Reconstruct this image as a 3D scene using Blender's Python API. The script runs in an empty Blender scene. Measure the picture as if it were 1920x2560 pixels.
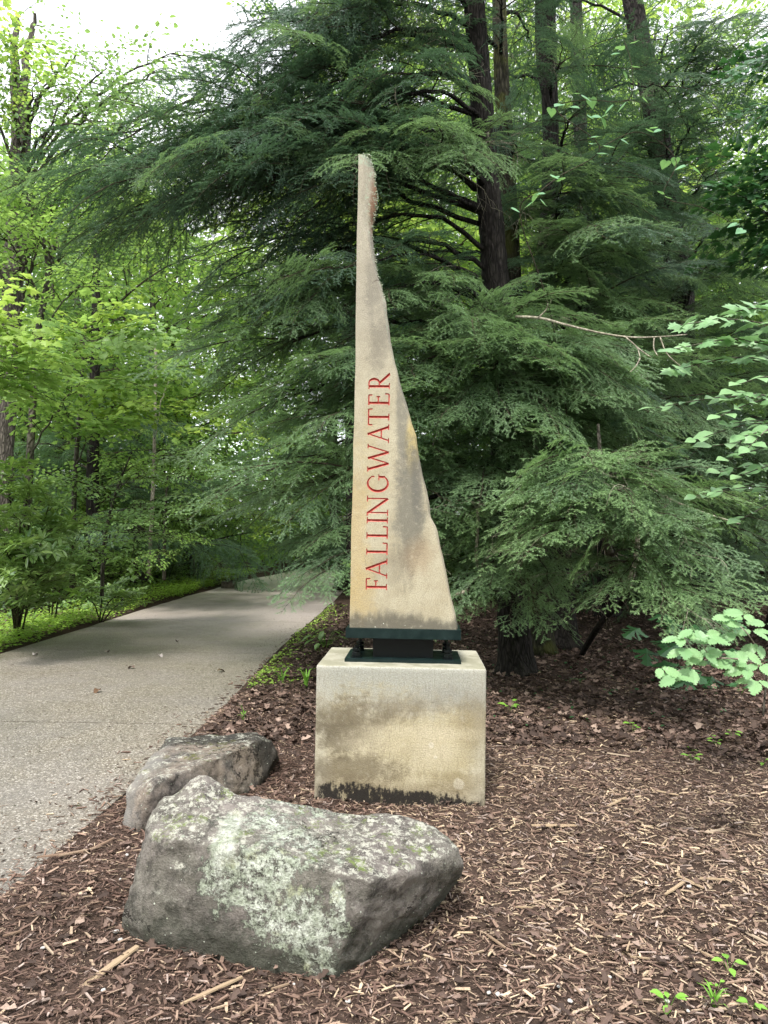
import bpy, bmesh, math, random
import numpy as np
from mathutils import Vector, Matrix, noise as mnoise

R = math.radians
S = bpy.context.scene
COL = S.collection

# ------------------------------------------------------------------ camera
PITCH, ROLL = R(2.1), R(0.9)
FPX = 1920.0
cam_d = bpy.data.cameras.new("camera")
cam = bpy.data.objects.new("camera", cam_d)
COL.objects.link(cam)
cam_d.sensor_fit = 'HORIZONTAL'
cam_d.sensor_width = 36
cam_d.lens = 36
cam_d.clip_start = 0.05
cam_d.clip_end = 500
CAM_M = Matrix.Translation((0, 0, 1.5)) @ Matrix.Rotation(R(90) + PITCH, 4, 'X') @ Matrix.Rotation(ROLL, 4, 'Z')
cam.matrix_world = CAM_M
S.camera = cam

# ------------------------------------------------------------------ world, sun, exposure
world = bpy.data.worlds.new("World")
S.world = world
world.use_nodes = True
wn = world.node_tree
wn.nodes.clear()
SUN_EL, SUN_ROT = R(58), R(200)
sky = wn.nodes.new('ShaderNodeTexSky')
sky.sky_type = 'NISHITA'
sky.sun_disc = False
sky.sun_elevation = SUN_EL
sky.sun_rotation = SUN_ROT
sky.air_density = 1.0
sky.dust_density = 2.0
tc = wn.nodes.new('ShaderNodeTexCoord')
nz = wn.nodes.new('ShaderNodeTexNoise')
nz.inputs['Scale'].default_value = 2.2
nz.inputs['Detail'].default_value = 4
rp = wn.nodes.new('ShaderNodeMapRange')
rp.inputs['From Min'].default_value = 0.3
rp.inputs['From Max'].default_value = 0.7
rp.inputs['To Min'].default_value = 0.78
rp.inputs['To Max'].default_value = 0.97
mx = wn.nodes.new('ShaderNodeMix')
mx.data_type = 'RGBA'
mx.inputs[7].default_value = (9.0, 9.25, 9.7, 1)      # bright thin cloud
bg = wn.nodes.new('ShaderNodeBackground')
bg.inputs['Strength'].default_value = 0.12
wo = wn.nodes.new('ShaderNodeOutputWorld')
wn.links.new(tc.outputs['Generated'], nz.inputs['Vector'])
wn.links.new(nz.outputs['Fac'], rp.inputs['Value'])
wn.links.new(rp.outputs['Result'], mx.inputs[0])
wn.links.new(sky.outputs['Color'], mx.inputs[6])
wn.links.new(mx.outputs[2], bg.inputs['Color'])
wn.links.new(bg.outputs['Background'], wo.inputs['Surface'])

sun_d = bpy.data.lights.new("sun", 'SUN')
sun_d.energy = 2.3
sun_d.angle = R(12)
sun_d.color = (1.0, 0.96, 0.9)
sun = bpy.data.objects.new("sun", sun_d)
COL.objects.link(sun)
# sky's sun_rotation turns clockwise from +Y; the lamp shines from the same direction
sd = Vector((math.sin(SUN_ROT) * math.cos(SUN_EL), math.cos(SUN_ROT) * math.cos(SUN_EL), math.sin(SUN_EL)))
sun.rotation_euler = sd.to_track_quat('Z', 'Y').to_euler()
sun.location = sd * 40

S.view_settings.view_transform = 'Standard'
S.view_settings.look = 'None'
S.view_settings.gamma = 1
S.view_settings.use_curve_mapping = False
S.view_settings.exposure = 1.25
S.render.engine = 'CYCLES'
S.cycles.max_bounces = 14
S.cycles.diffuse_bounces = 10
S.cycles.transmission_bounces = 10
S.cycles.use_denoising = True
S.cycles.sample_clamp_indirect = 8

# ------------------------------------------------------------------ helpers
def ray(px, py):
    v = Vector(((px - 960) / FPX, (1280 - py) / FPX, -1.0))
    return (CAM_M.to_3x3() @ v)
def W(px, py, Y):
    """world point at depth Y seen at photo pixel px, py"""
    d = ray(px, py)
    t = Y / d.y
    return Vector((d.x * t, Y, 1.5 + d.z * t))
def G(px, py, z=0.0):
    d = ray(px, py)
    t = (z - 1.5) / d.z
    return Vector((d.x * t, d.y * t, z))
def rng(seed):
    return np.random.default_rng(seed)
def unit(v):
    v = np.asarray(v, float)
    return v / (np.linalg.norm(v, axis=-1, keepdims=True) + 1e-12)

def tri_mesh(name, V, T, mats, mi=None, col=None, smooth=False):
    me = bpy.data.meshes.new(name)
    V = np.asarray(V, np.float32); T = np.asarray(T, np.int32)
    me.vertices.add(len(V)); me.vertices.foreach_set('co', V.ravel())
    me.loops.add(len(T) * 3); me.loops.foreach_set('vertex_index', T.ravel())
    me.polygons.add(len(T))
    me.polygons.foreach_set('loop_start', np.arange(0, len(T) * 3, 3, dtype=np.int32))
    if mi is not None:
        me.polygons.foreach_set('material_index', np.asarray(mi, np.int32))
    me.polygons.foreach_set('use_smooth', np.full(len(T), smooth, bool))
    if col is not None:
        a = me.color_attributes.new('tint', 'FLOAT_COLOR', 'POINT')
        c = np.ones((len(V), 4), np.float32); c[:, :3] = col
        a.data.foreach_set('color', c.ravel())
    for m in mats:
        me.materials.append(m)
    me.update(calc_edges=True)
    me.validate()
    return me

class MB:
    """collects triangles of several materials"""
    def __init__(s):
        s.V = []; s.T = []; s.M = []; s.C = []; s.n = 0
    def add(s, V, T, mat=0, col=(.5, .5, .5)):
        V = np.asarray(V, float).reshape(-1, 3); T = np.asarray(T, int).reshape(-1, 3)
        s.V.append(V); s.T.append(T + s.n); s.M.append(np.full(len(T), mat))
        c = np.asarray(col, float)
        s.C.append(np.broadcast_to(c, (len(V), 3)).copy())
        s.n += len(V)
    def mesh(s, name, mats, smooth=False):
        return tri_mesh(name, np.vstack(s.V), np.vstack(s.T), mats, np.concatenate(s.M), np.vstack(s.C), smooth)

def link(name, me, parent=None, loc=None, label=None, cat=None, group=None, kind=None):
    o = bpy.data.objects.new(name, me)
    COL.objects.link(o)
    if parent is not None: o.parent = parent
    if loc is not None: o.location = loc
    if label: o['label'] = label
    if cat: o['category'] = cat
    if group: o['group'] = group
    if kind: o['kind'] = kind
    return o

def tube(P, rad, sides=8, wob=0, seed=0, closed_end=True):
    P = np.asarray(P, float); n = len(P)
    rad = np.broadcast_to(np.asarray(rad, float), (n,))
    T = np.gradient(P, axis=0); T = unit(T)
    ref = np.array([0.0, 1.0, 0.0]) if abs(T[0][1]) < .8 else np.array([1.0, 0, 0])
    A = unit(np.cross(T, ref)); B = np.cross(T, A)
    th = np.linspace(0, 2 * np.pi, sides, endpoint=False)
    rr = rad[:, None] * np.ones((1, sides))
    if wob:
        g = rng(seed)
        ph = g.uniform(0, 6.28, 6); k = np.array([3, 5, 7, 9, 11, 13])
        zz = np.linspace(0, 1, n)[:, None]
        w = sum(np.sin(k[i] * th[None] + ph[i] + 2.2 * np.sin(zz * 7 + i)) for i in range(6)) / 6
        rr = rr * (1 + wob * w + wob * .5 * g.normal(size=(n, sides)))
    V = P[:, None] + rr[..., None] * (np.cos(th)[None, :, None] * A[:, None] + np.sin(th)[None, :, None] * B[:, None])
    i = np.arange(n - 1)[:, None] * sides; j = np.arange(sides)[None]; j2 = (j + 1) % sides
    a = i + j; b = i + j2; c = a + sides; d = b + sides
    F = np.concatenate([np.stack([a, c, b], -1).reshape(-1, 3), np.stack([b, c, d], -1).reshape(-1, 3)])
    V = V.reshape(-1, 3)
    if closed_end:
        V = np.vstack([V, P[-1:], P[:1]])
        e = (n - 1) * sides
        cap = np.stack([e + np.arange(sides), np.full(sides, n * sides), e + (np.arange(sides) + 1) % sides], -1)
        cap0 = np.stack([(np.arange(sides) + 1) % sides, np.full(sides, n * sides + 1), np.arange(sides)], -1)
        F = np.vstack([F, cap, cap0])
    return V, F

def curve_pts(pts, n):
    """smooth polyline through points"""
    P = np.asarray([list(p) for p in pts], float)
    t = np.linspace(0, len(P) - 1, n); out = []
    for u in t:
        i = min(int(u), len(P) - 2); f = u - i
        p0 = P[max(i - 1, 0)]; p1 = P[i]; p2 = P[i + 1]; p3 = P[min(i + 2, len(P) - 1)]
        out.append(.5 * ((2 * p1) + (-p0 + p2) * f + (2 * p0 - 5 * p1 + 4 * p2 - p3) * f * f + (-p0 + 3 * p1 - 3 * p2 + p3) * f ** 3))
    return np.array(out)

def place_many(proto_V, proto_T, pos, X, Z, size):
    """instances of a small prototype baked into arrays. X: direction of length, Z: approx up"""
    X = unit(X); Y = unit(np.cross(Z, X)); Zc = np.cross(X, Y)
    size = np.asarray(size, float)
    if size.ndim == 1: size = size[:, None].repeat(3, 1)
    pv = proto_V[None] * size[:, None, :]
    V = pos[:, None] + pv[..., 0:1] * X[:, None] + pv[..., 1:2] * Y[:, None] + pv[..., 2:3] * Zc[:, None]
    k = len(proto_V); n = len(pos)
    T = (proto_T[None] + (np.arange(n) * k)[:, None, None]).reshape(-1, 3)
    return V.reshape(-1, 3), T

# ------------------------------------------------------------------ material helper
class NT:
    def __init__(s, name):
        s.m = bpy.data.materials.new(name); s.m.use_nodes = True
        s.t = s.m.node_tree; s.t.nodes.clear()
        s.out = s.t.nodes.new('ShaderNodeOutputMaterial')
        s.tc = None
    def n(s, typ, **kw):
        nd = s.t.nodes.new(typ)
        for k, v in kw.items(): setattr(nd, k, v)
        return nd
    def put(s, sock, v):
        if hasattr(v, 'is_output') or isinstance(v, bpy.types.NodeSocket): s.t.links.new(v, sock)
        else:
            if isinstance(v, (tuple, list)) and len(v) == 3 and sock.type == 'RGBA': v = (*v, 1)
            sock.default_value = v
    def obj(s):
        if not s.tc: s.tc = s.n('ShaderNodeTexCoord')
        return s.tc.outputs['Object']
    def mapv(s, scale=(1, 1, 1), loc=(0, 0, 0), rot=(0, 0, 0), vec=None):
        m = s.n('ShaderNodeMapping'); s.put(m.inputs[0], vec or s.obj())
        m.inputs['Scale'].default_value = scale; m.inputs['Location'].default_value = loc; m.inputs['Rotation'].default_value = rot
        return m.outputs[0]
    def noise(s, scale, detail=4, rough=.55, vec=None, dist=0, col=False):
        n = s.n('ShaderNodeTexNoise'); s.put(n.inputs['Vector'], vec or s.obj())
        n.inputs['Scale'].default_value = scale; n.inputs['Detail'].default_value = detail
        n.inputs['Roughness'].default_value = rough; n.inputs['Distortion'].default_value = dist
        return n.outputs['Color' if col else 'Fac']
    def vor(s, scale, vec=None, feature='F1', out='Distance', rand=1):
        n = s.n('ShaderNodeTexVoronoi', feature=feature); s.put(n.inputs['Vector'], vec or s.obj())
        n.inputs['Scale'].default_value = scale; n.inputs['Randomness'].default_value = rand
        return n.outputs[out]
    def ramp(s, v, a, b, lo=0.0, hi=1.0):
        n = s.n('ShaderNodeMapRange', interpolation_type='SMOOTHSTEP'); s.put(n.inputs['Value'], v)
        n.inputs['From Min'].default_value = a; n.inputs['From Max'].default_value = b
        n.inputs['To Min'].default_value = lo; n.inputs['To Max'].default_value = hi
        return n.outputs[0]
    def math(s, op, a, b=0.0, c=None):
        n = s.n('ShaderNodeMath', operation=op); s.put(n.inputs[0], a); s.put(n.inputs[1], b)
        if c is not None: s.put(n.inputs[2], c)
        return n.outputs[0]
    def mix(s, f, a, b, mode='MIX'):
        n = s.n('ShaderNodeMix', data_type='RGBA', blend_type=mode)
        s.put(n.inputs[0], f); s.put(n.inputs[6], a); s.put(n.inputs[7], b)
        return n.outputs[2]
    def cramp(s, v, stops):
        n = s.n('ShaderNodeValToRGB'); s.put(n.inputs[0], v)
        e = n.color_ramp.elements
        while len(e) < len(stops): e.new(0.5)
        for i, (p, c) in enumerate(stops):
            e[i].position = p; e[i].color = (*c, 1)
        return n.outputs[0]
    def sep(s, v=None):
        n = s.n('ShaderNodeSeparateXYZ'); s.put(n.inputs[0], v or s.obj())
        return n.outputs
    def attr(s, name='tint'):
        n = s.n('ShaderNodeAttribute'); n.attribute_name = name
        return n.outputs['Color']
    def rand(s):
        return s.n('ShaderNodeObjectInfo').outputs['Random']
    def bump(s, h, strength=.5, dist=.01, prev=None):
        n = s.n('ShaderNodeBump'); s.put(n.inputs['Height'], h)
        n.inputs['Strength'].default_value = strength; n.inputs['Distance'].default_value = dist
        if prev is not None: s.put(n.inputs['Normal'], prev)
        return n.outputs[0]
    def blob(s, cx, cz, rx, rz, soft=.35, wob=None, amt=.5):
        """soft elliptical stain mask on an x-z face"""
        x, y, z = s.sep()
        dx = s.math('DIVIDE', s.math('SUBTRACT', x, cx), rx)
        dz = s.math('DIVIDE', s.math('SUBTRACT', z, cz), rz)
        d = s.math('SQRT', s.math('ADD', s.math('MULTIPLY', dx, dx), s.math('MULTIPLY', dz, dz)))
        if wob is not None: d = s.math('ADD', d, s.math('MULTIPLY', s.math('SUBTRACT', wob, .5), amt * 2))
        return s.ramp(d, 1 + soft, 1 - soft)
    def bsdf(s, col, rough=.8, normal=None, spec=.3, metal=0, disp=None):
        b = s.n('ShaderNodeBsdfPrincipled')
        s.put(b.inputs['Base Color'], col); s.put(b.inputs['Roughness'], rough)
        b.inputs['Specular IOR Level'].default_value = spec; s.put(b.inputs['Metallic'], metal)
        if normal is not None: s.put(b.inputs['Normal'], normal)
        s.t.links.new(b.outputs[0], s.out.inputs['Surface'])
        return s.m

def leaf_mat(name, dark, light, trans, tfac=.45, rough=.45, spec=.35, hue=.25):
    t = NT(name)
    a = t.attr()
    v = t.sep(a)[0]
    r = t.rand()
    f = t.math('ADD', t.math('MULTIPLY', v, 1 - hue), t.math('MULTIPLY', r, hue))
    c = t.mix(f, dark, light)
    b = t.n('ShaderNodeBsdfPrincipled'); t.put(b.inputs['Base Color'], c)
    b.inputs['Roughness'].default_value = rough; b.inputs['Specular IOR Level'].default_value = spec
    tr = t.n('ShaderNodeBsdfTranslucent'); t.put(tr.inputs['Color'], t.mix(f, tuple(x * .6 for x in trans), trans))
    m = t.n('ShaderNodeMixShader'); m.inputs[0].default_value = tfac
    t.t.links.new(b.outputs[0], m.inputs[1]); t.t.links.new(tr.outputs[0], m.inputs[2])
    t.t.links.new(m.outputs[0], t.out.inputs['Surface'])
    return t.m

M = {}
M['needle'] = leaf_mat('hemlock_needle', (.048, .100, .058), (.23, .36, .165), (.28, .46, .15), .32, .40, .5)
M['needle_light'] = leaf_mat('hemlock_needle_light', (.085, .17, .080), (.32, .48, .20), (.36, .58, .18), .30, .42, .45)  # low front boughs: light from the open side put into the needle colour
M['needle_dark'] = leaf_mat('hemlock_needle_dark', (.034, .070, .055), (.12, .20, .125), (.14, .27, .11), .25, .45, .45)  # upper boughs: shade of their undersides put into the needle colour
M['needle_far'] = leaf_mat('hemlock_needle_far', (.05, .105, .07), (.18, .30, .16), (.22, .40, .13), .3, .5, .4)
M['leaf_bright'] = leaf_mat('leaf_bright', (.10, .22, .05), (.29, .45, .12), (.46, .70, .15), .48, .42, .45)
M['leaf_yellow'] = leaf_mat('leaf_yellow', (.16, .30, .05), (.36, .50, .11), (.62, .84, .16), .5, .45, .4)
M['leaf_mid'] = leaf_mat('leaf_mid', (.085, .18, .06), (.28, .43, .15), (.38, .60, .14), .42, .34, .55)
M['leaf_pale'] = leaf_mat('leaf_pale', (.10, .22, .09), (.27, .44, .20), (.3, .55, .2), .26, .42, .4)
M['leaf_dark'] = leaf_mat('leaf_dark', (.025, .08, .03), (.06, .16, .055), (.08, .22, .05), .25, .35, .4)
M['rhodo'] = leaf_mat('leaf_rhododendron', (.08, .17, .05), (.27, .38, .11), (.3, .5, .08), .25, .28, .6)
M['cover'] = leaf_mat('leaf_ground_cover', (.17, .33, .05), (.42, .62, .11), (.5, .75, .1), .4, .5, .3)
M['seedling'] = leaf_mat('leaf_seedling', (.12, .30, .04), (.25, .48, .07), (.3, .6, .08), .35, .5, .3)
M['vine'] = leaf_mat('leaf_vine', (.10, .25, .13), (.20, .40, .20), (.3, .55, .16), .35, .35, .4)

def bark(name, dark, light, sc=(26, 26, 4), moss=0.0, bumpd=.02):
    t = NT(name)
    v = t.mapv(sc)
    n1 = t.noise(1.0, 5, .6, v, .6)
    vo = t.vor(1.1, v, 'DISTANCE_TO_EDGE')
    crack = t.ramp(vo, 0, .25)
    big = t.noise(1.3, 3)
    c = t.mix(t.ramp(n1, .3, .75), dark, light)
    c = t.mix(t.math('MULTIPLY', t.math('SUBTRACT', 1, crack), .6), c, tuple(x * .35 for x in dark))
    c = t.mix(t.ramp(big, .5, .8, 0, .5), c, tuple(x * 1.35 for x in light))
    if moss: c = t.mix(t.ramp(t.noise(3.0, 4), .45, .65, 0, moss), c, (.10, .11, .02))
    h = t.math('ADD', t.math('MULTIPLY', crack, .7), t.math('MULTIPLY', n1, .6))
    return t.bsdf(c, .9, t.bump(h, .9, bumpd), .15)
M['bark_hemlock'] = bark('bark_hemlock', (.012, .010, .009), (.050, .043, .038), (24, 24, 5))
M['bark_moss'] = bark('bark_mossy', (.016, .015, .010), (.075, .068, .048), (24, 24, 5), .45)
M['bark_pale'] = bark('bark_pale', (.07, .062, .05), (.20, .18, .15), (14, 14, 9), .15)
M['bark_grey'] = bark('bark_grey', (.06, .052, .042), (.17, .15, .125), (22, 22, 5))
M['twig'] = bark('twig_bark', (.03, .024, .018), (.10, .08, .055), (20, 20, 10), 0, .003)
M['dead_wood'] = bark('dead_wood', (.24, .21, .16), (.50, .45, .36), (30, 30, 10), .1, .003)

# ------------------------------------------------------------------ ground, path, setting
GOBJ = {}
def path_right(y):
    ys = [0, 3.1, 4.3, 6.6, 10.7, 15, 21, 30, 70]
    xs = [-1.62, -1.56, -1.50, -1.40, -1.40, -1.28, -1.12, -1.0, -.8]
    return np.interp(y, ys, xs)
def path_left(y):
    ys = [0, 9.5, 12, 17, 28, 38, 70]
    xs = [-4.75, -4.78, -4.82, -4.95, -5.05, -4.95, -4.9]
    return np.interp(y, ys, xs)
def height(x, y):
    x = np.asarray(x, float); y = np.asarray(y, float)
    h = .018 * np.sin(1.7 * x + .6) * np.cos(1.3 * y) + .012 * np.sin(4.1 * x + 2.2 * y) + .008 * np.cos(7.3 * x - 5.1 * y)
    dr = x - path_right(y); dl = path_left(y) - x
    d = np.maximum(dr, dl)
    s = np.clip((d + .12) / .22, 0, 1); s = s * s * (3 - 2 * s)
    far = np.clip((y - 14) / 40, 0, 1) * .6 * np.clip(np.abs(x + 3) / 8, 0, 1)
    return -.05 + s * (.075 + h) + far
def grid_mesh(name, xs, ys, mats):
    X, Y = np.meshgrid(xs, ys)
    Z = height(X, Y)
    V = np.stack([X, Y, Z], -1).reshape(-1, 3)
    nx = len(xs); ny = len(ys)
    i = (np.arange(ny - 1)[:, None] * nx + np.arange(nx - 1)[None]).ravel()
    T = np.concatenate([np.stack([i, i + 1, i + nx + 1], -1), np.stack([i, i + nx + 1, i + nx], -1)])
    return tri_mesh(name, V, T, mats, smooth=True)

t = NT('forest_soil')
n1 = t.noise(60, 6, .7); n2 = t.noise(2.2, 4); n3 = t.vor(45)
c = t.cramp(n1, [(.3, (.03, .02, .016)), (.55, (.075, .05, .038)), (.8, (.16, .11, .08))])
c = t.mix(t.ramp(n2, .4, .7, 0, .5), c, (.035, .025, .020))
M['soil'] = t.bsdf(c, .95, t.bump(t.math('ADD', n1, n3), .8, .02), .1)
xs = np.concatenate([np.linspace(-120, -12, 16), np.linspace(-11, 11, 180), np.linspace(12, 120, 16)])
ys = np.concatenate([np.linspace(-30, 1, 8), np.linspace(1.3, 14, 160), np.linspace(14.5, 45, 60), np.linspace(50, 200, 12)])
link('ground', grid_mesh('ground', xs, ys, [M['soil']]), kind='structure')

# path of cast slabs of exposed aggregate, joints recessed
t = NT('exposed_aggregate')
v1 = t.vor(95, out='Color'); d1 = t.vor(95)
v2 = t.vor(190, out='Color')
br = t.sep(v1)[0]
c = t.cramp(br, [(0, (.055, .046, .036)), (.35, (.14, .118, .090)), (.62, (.23, .195, .150)), (.82, (.40, .355, .29)), (1, (.76, .71, .63))])
c2 = t.cramp(t.sep(v2)[1], [(0, (.055, .048, .040)), (.6, (.17, .143, .113)), (1, (.50, .45, .37))])
c = t.mix(.35, c, c2)
mort = t.ramp(d1, .35, .62)
c = t.mix(t.math('MULTIPLY', mort, .55), c, (.15, .13, .105))
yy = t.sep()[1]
st = t.ramp(t.noise(.8, 5, .6), .35, .7)
c = t.mix(t.math('MULTIPLY', st, .35), c, (.16, .15, .145), 'MIX')
far_sky_tint = t.ramp(yy, 8, 24)
c = t.mix(t.math('MULTIPLY', far_sky_tint, .85), c, (.62, .53, .50))  # far slabs paler and pinker: brightness of reflected sky put into the colour
wear = t.noise(.35, 6, .65, t.mapv((1, .4, 1)))
c = t.mix(t.ramp(wear, .48, .66, 0, .45), c, (.10, .095, .085))
c = t.mix(t.ramp(t.noise(3.5, 6, .8), .58, .72, 0, .35), c, (.085, .078, .065))
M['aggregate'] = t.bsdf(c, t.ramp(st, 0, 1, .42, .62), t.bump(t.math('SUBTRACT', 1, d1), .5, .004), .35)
path = link('path', None, kind='structure')
jy = [-1.0, 2.4, 6.22, 10.05, 13.9, 17.8, 21.7, 25.6, 29.5, 33.4, 37.3, 41.2]
for k in range(len(jy) - 1):
    a, b = jy[k] + .011, jy[k + 1] - .011
    yy_ = np.linspace(a, b, 12)
    b_ = MB()
    L = np.stack([path_left(yy_), yy_ , np.full(12, .0)], -1); Rr = np.stack([path_right(yy_) + .0, yy_, np.full(12, 0.)], -1)
    lo = np.array([0, 0, -.12])
    V = np.vstack([L, Rr, L + lo, Rr + lo]); T = []
    for i in range(11):
        T += [(i, 12 + i, 13 + i), (i, 13 + i, i + 1), (24 + i, i, i + 1), (24 + i, i + 1, 25 + i), (12 + i, 36 + i, 37 + i), (12 + i, 37 + i, 13 + i)]
    T += [(0, 24, 36), (0, 36, 12), (11, 23, 47), (11, 47, 35)]
    b_.add(V, T)
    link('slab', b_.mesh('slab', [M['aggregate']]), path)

# ------------------------------------------------------------------ mulch and litter (nobody could count them)
def tint_mat(name, rough=.85, bumpd=.002, spec=.2):
    t = NT(name)
    n = t.noise(1.0, 4, .6, t.mapv((160, 160, 160)))
    c = t.mix(t.ramp(n, .3, .7, 0, .4), t.attr(), (.05, .034, .026))
    return t.bsdf(c, rough, t.bump(n, .5, bumpd), spec)
M['chip'] = tint_mat('wood_chip'); M['litter'] = tint_mat('leaf_litter')

def chips(name, n, region, seed, lmin, lmax, asp, label):
    g = rng(seed)
    x, y = region(g, n)
    n = len(x)
    L = lmin * (lmax / lmin) ** (g.random(n) ** 2.2)
    wd = L * g.uniform(asp[0], asp[1], n); th = np.minimum(wd * g.uniform(.2, .6, n), .006)
    # chip box, tapered ends
    P = np.array([[-.5, -.35, -.5], [.5, -.22, -.5], [.5, .22, -.5], [-.5, .35, -.5], [-.45, -.5, .5], [.38, -.4, .5], [.5, .3, .5], [-.4, .42, .5]])
    T = np.array([[4, 5, 6], [4, 6, 7], [0, 1, 5], [0, 5, 4], [1, 2, 6], [1, 6, 5], [2, 3, 7], [2, 7, 6], [3, 0, 4], [3, 4, 7]])
    az = g.uniform(0, 2 * np.pi, n); tilt = g.normal(0, .16, n); roll = g.normal(0, .25, n)
    X = np.stack([np.cos(az) * np.cos(tilt), np.sin(az) * np.cos(tilt), np.sin(tilt)], -1)
    Z = np.stack([np.sin(roll) * np.sin(az), -np.sin(roll) * np.cos(az), np.cos(roll)], -1)
    pos = np.stack([x, y, height(x, y) + g.uniform(.0, .016, n)], -1)
    onp = (x < path_right(y)) & (x > path_left(y))
    pos[onp, 2] = .004 + g.uniform(0, .004, onp.sum())
    V, F = place_many(P, T, pos, X, Z, np.stack([L, wd, th], -1))
    pal = np.array([[.072, .044, .035], [.115, .071, .055], [.170, .108, .082], [.24, .160, .120], [.32, .225, .165], [.44, .33, .23], [.56, .43, .29], [.36, .28, .24]])
    # pale, freshly split chips lie thickest on the open ground right of the stone
    pale = np.clip(np.exp(-((x - 1.25) / 1.3) ** 2 - ((y - 4.0) / 1.6) ** 2) * 1.0 + .30 - .20 * (x < -.2) - .08 * (y < 2.7) - .1 * (y > 5.8), .03, 1)
    pr = np.array([.26, .27, .2, .13, .06, .03, .01, .04])
    pb = np.array([.06, .10, .15, .17, .18, .16, .09, .09])
    cum = np.cumsum(pr[None] * (1 - pale[:, None]) + pb[None] * pale[:, None], 1)
    k = (g.random(n)[:, None] * cum[:, -1:] > cum).sum(1)
    col = pal[np.clip(k, 0, 7)] * g.uniform(.8, 1.25, (n, 1))
    return link(name, tri_mesh(name, V, F, [M['chip']], col=np.repeat(col, 8, 0)), kind='stuff', label=label, cat='mulch')

def reg_near(g, n):
    y = 1.9 + (6.6 - 1.9) * g.random(n * 2) ** .95
    x = g.uniform(-1, 1, n * 2) * (.56 * y + .25)
    e = path_right(y) + .03 + .05 * np.sin(y * 5.3) + .03 * np.sin(y * 13) + g.exponential(.13, n * 2) * np.where(g.random(n * 2) < .6, -1, .1)
    ok = x > e
    return x[ok][:n], y[ok][:n]
def reg_far(g, n):
    y = g.uniform(6.3, 12, n * 2); x = g.uniform(-1, 1, n * 2) * (.55 * y + .2)
    ok = (x > path_right(y) + g.normal(0, .08, n * 2)) & (g.random(n * 2) < np.clip(1.4 - (y - 6) / 5, .15, 1))
    return x[ok][:n], y[ok][:n]
chips('bark_mulch', 105000, reg_near, 3, .008, .065, (.08, .24), 'dark and tan shredded bark mulch spread round the boulders and stone base')
chips('mulch_beyond', 20000, reg_far, 5, .02, .07, (.14, .4), 'dark mulch thinning out under the evergreens behind the stone base')

def litter(name, n, x0, x1, y0, y1, seed, label, cond=None, smin=.035, smax=.10, keep=None):
    g = rng(seed)
    x = g.uniform(x0, x1, n); y = y0 + (y1 - y0) * g.random(n) ** 1.3
    ok = (x > path_right(y) + .1) | (x < path_left(y) - .05)
    if cond is not None: ok &= cond(x, y)
    x = x[ok]; y = y[ok]; n = len(x)
    P = np.array([[0, 0, 0], [.3, .3, .18], [.55, .18, .05], [.75, .32, .2], [1, 0, .1], [.75, -.3, .22], [.5, -.16, .06], [.3, -.32, .15]])
    T = np.array([[0, 2, 1], [2, 4, 3], [0, 4, 2], [0, 6, 4], [0, 7, 6], [6, 5, 4]])
    az = g.uniform(0, 6.283, n); s = g.uniform(smin, smax, n)
    X = np.stack([np.cos(az), np.sin(az), g.normal(0, .25, n)], -1)
    Z = unit(np.stack([g.normal(0, .4, n), g.normal(0, .4, n), np.ones(n)], -1))
    pos = np.stack([x, y, height(x, y) + g.uniform(.004, .03, n)], -1)
    V, F = place_many(P, T, pos, X, Z, s)
    pal = np.array([[.05, .034, .028], [.09, .061, .049], [.15, .10, .080], [.22, .152, .122], [.34, .25, .20]])
    k = g.choice(5, n, p=[.3, .3, .22, .13, .05])
    col = pal[k] * g.uniform(.8, 1.2, (n, 1))
    return link(name, tri_mesh(name, V, F, [M['litter']], col=np.repeat(col, 8, 0)), kind='stuff', label=label, cat='leaf litter')
litter('leaf_litter', 26000, -1.6, 9.5, 5.0, 17, 7, 'brown dead leaves carpeting the ground under the evergreens',
       cond=lambda x, y: y > 5.6 + .0 * x - np.clip(x - 2, 0, 2) * .5)
litter('leaf_litter', 3200, -1.3, 3.5, 2.0, 6.4, 9, 'scattered scraps of dead leaf mixed into the bark mulch', smin=.02, smax=.05)
litter('leaf_litter', 16000, -16, -4.9, 6, 26, 8, 'brown dead leaves on the bank beyond the far edge of the path')

g = rng(15); n = 2600
y = 2.2 + 26 * g.random(n) ** 1.6; w_ = path_right(y) - path_left(y)
x = np.where(g.random(n) < .65, path_right(y) - np.minimum(g.exponential(.28, n), w_ - .1), path_left(y) + g.random(n) * w_)
az = g.uniform(0, 6.283, n); sz = g.uniform(.006, .035, n) ** 1.0
P_ = np.array([[-.5, 0, 0], [0, .14, .10], [.5, 0, 0], [0, -.14, .02]]); T_ = np.array([[0, 2, 1], [0, 3, 2]])
V, F = place_many(P_, T_, np.stack([x, y, np.full(n, .003)], -1), np.stack([np.cos(az), np.sin(az), np.zeros(n)], -1), np.tile([0, 0, 1.], (n, 1)), sz)
pal = np.array([[.03, .02, .015], [.07, .045, .03], [.14, .09, .06], [.05, .06, .02]])
link('path_litter', tri_mesh('path_litter', V, F, [M['litter']], col=np.repeat(pal[g.choice(4, n, p=[.4, .3, .2, .1])], 4, 0)), kind='stuff', label='needles and crumbs of bark lying on the path slabs', cat='litter')

# ------------------------------------------------------------------ the monument
YAW = R(-2.6)
MP = Vector((.088, 4.34, 0))                    # foot of the pedestal's front face
AX = Vector((math.cos(YAW), math.sin(YAW), 0)); BX = Vector((-math.sin(YAW), math.cos(YAW), 0))
def face_hit(px, py, back):
    """(s, z) on the vertical plane `back` metres behind the pedestal's front face"""
    o = Vector((0, 0, 1.5)); d = ray(px, py); p0 = MP + BX * back
    t = (p0 - o).dot(BX) / d.dot(BX)
    h = o + d * t
    return (h - p0).dot(AX), h.z

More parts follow.
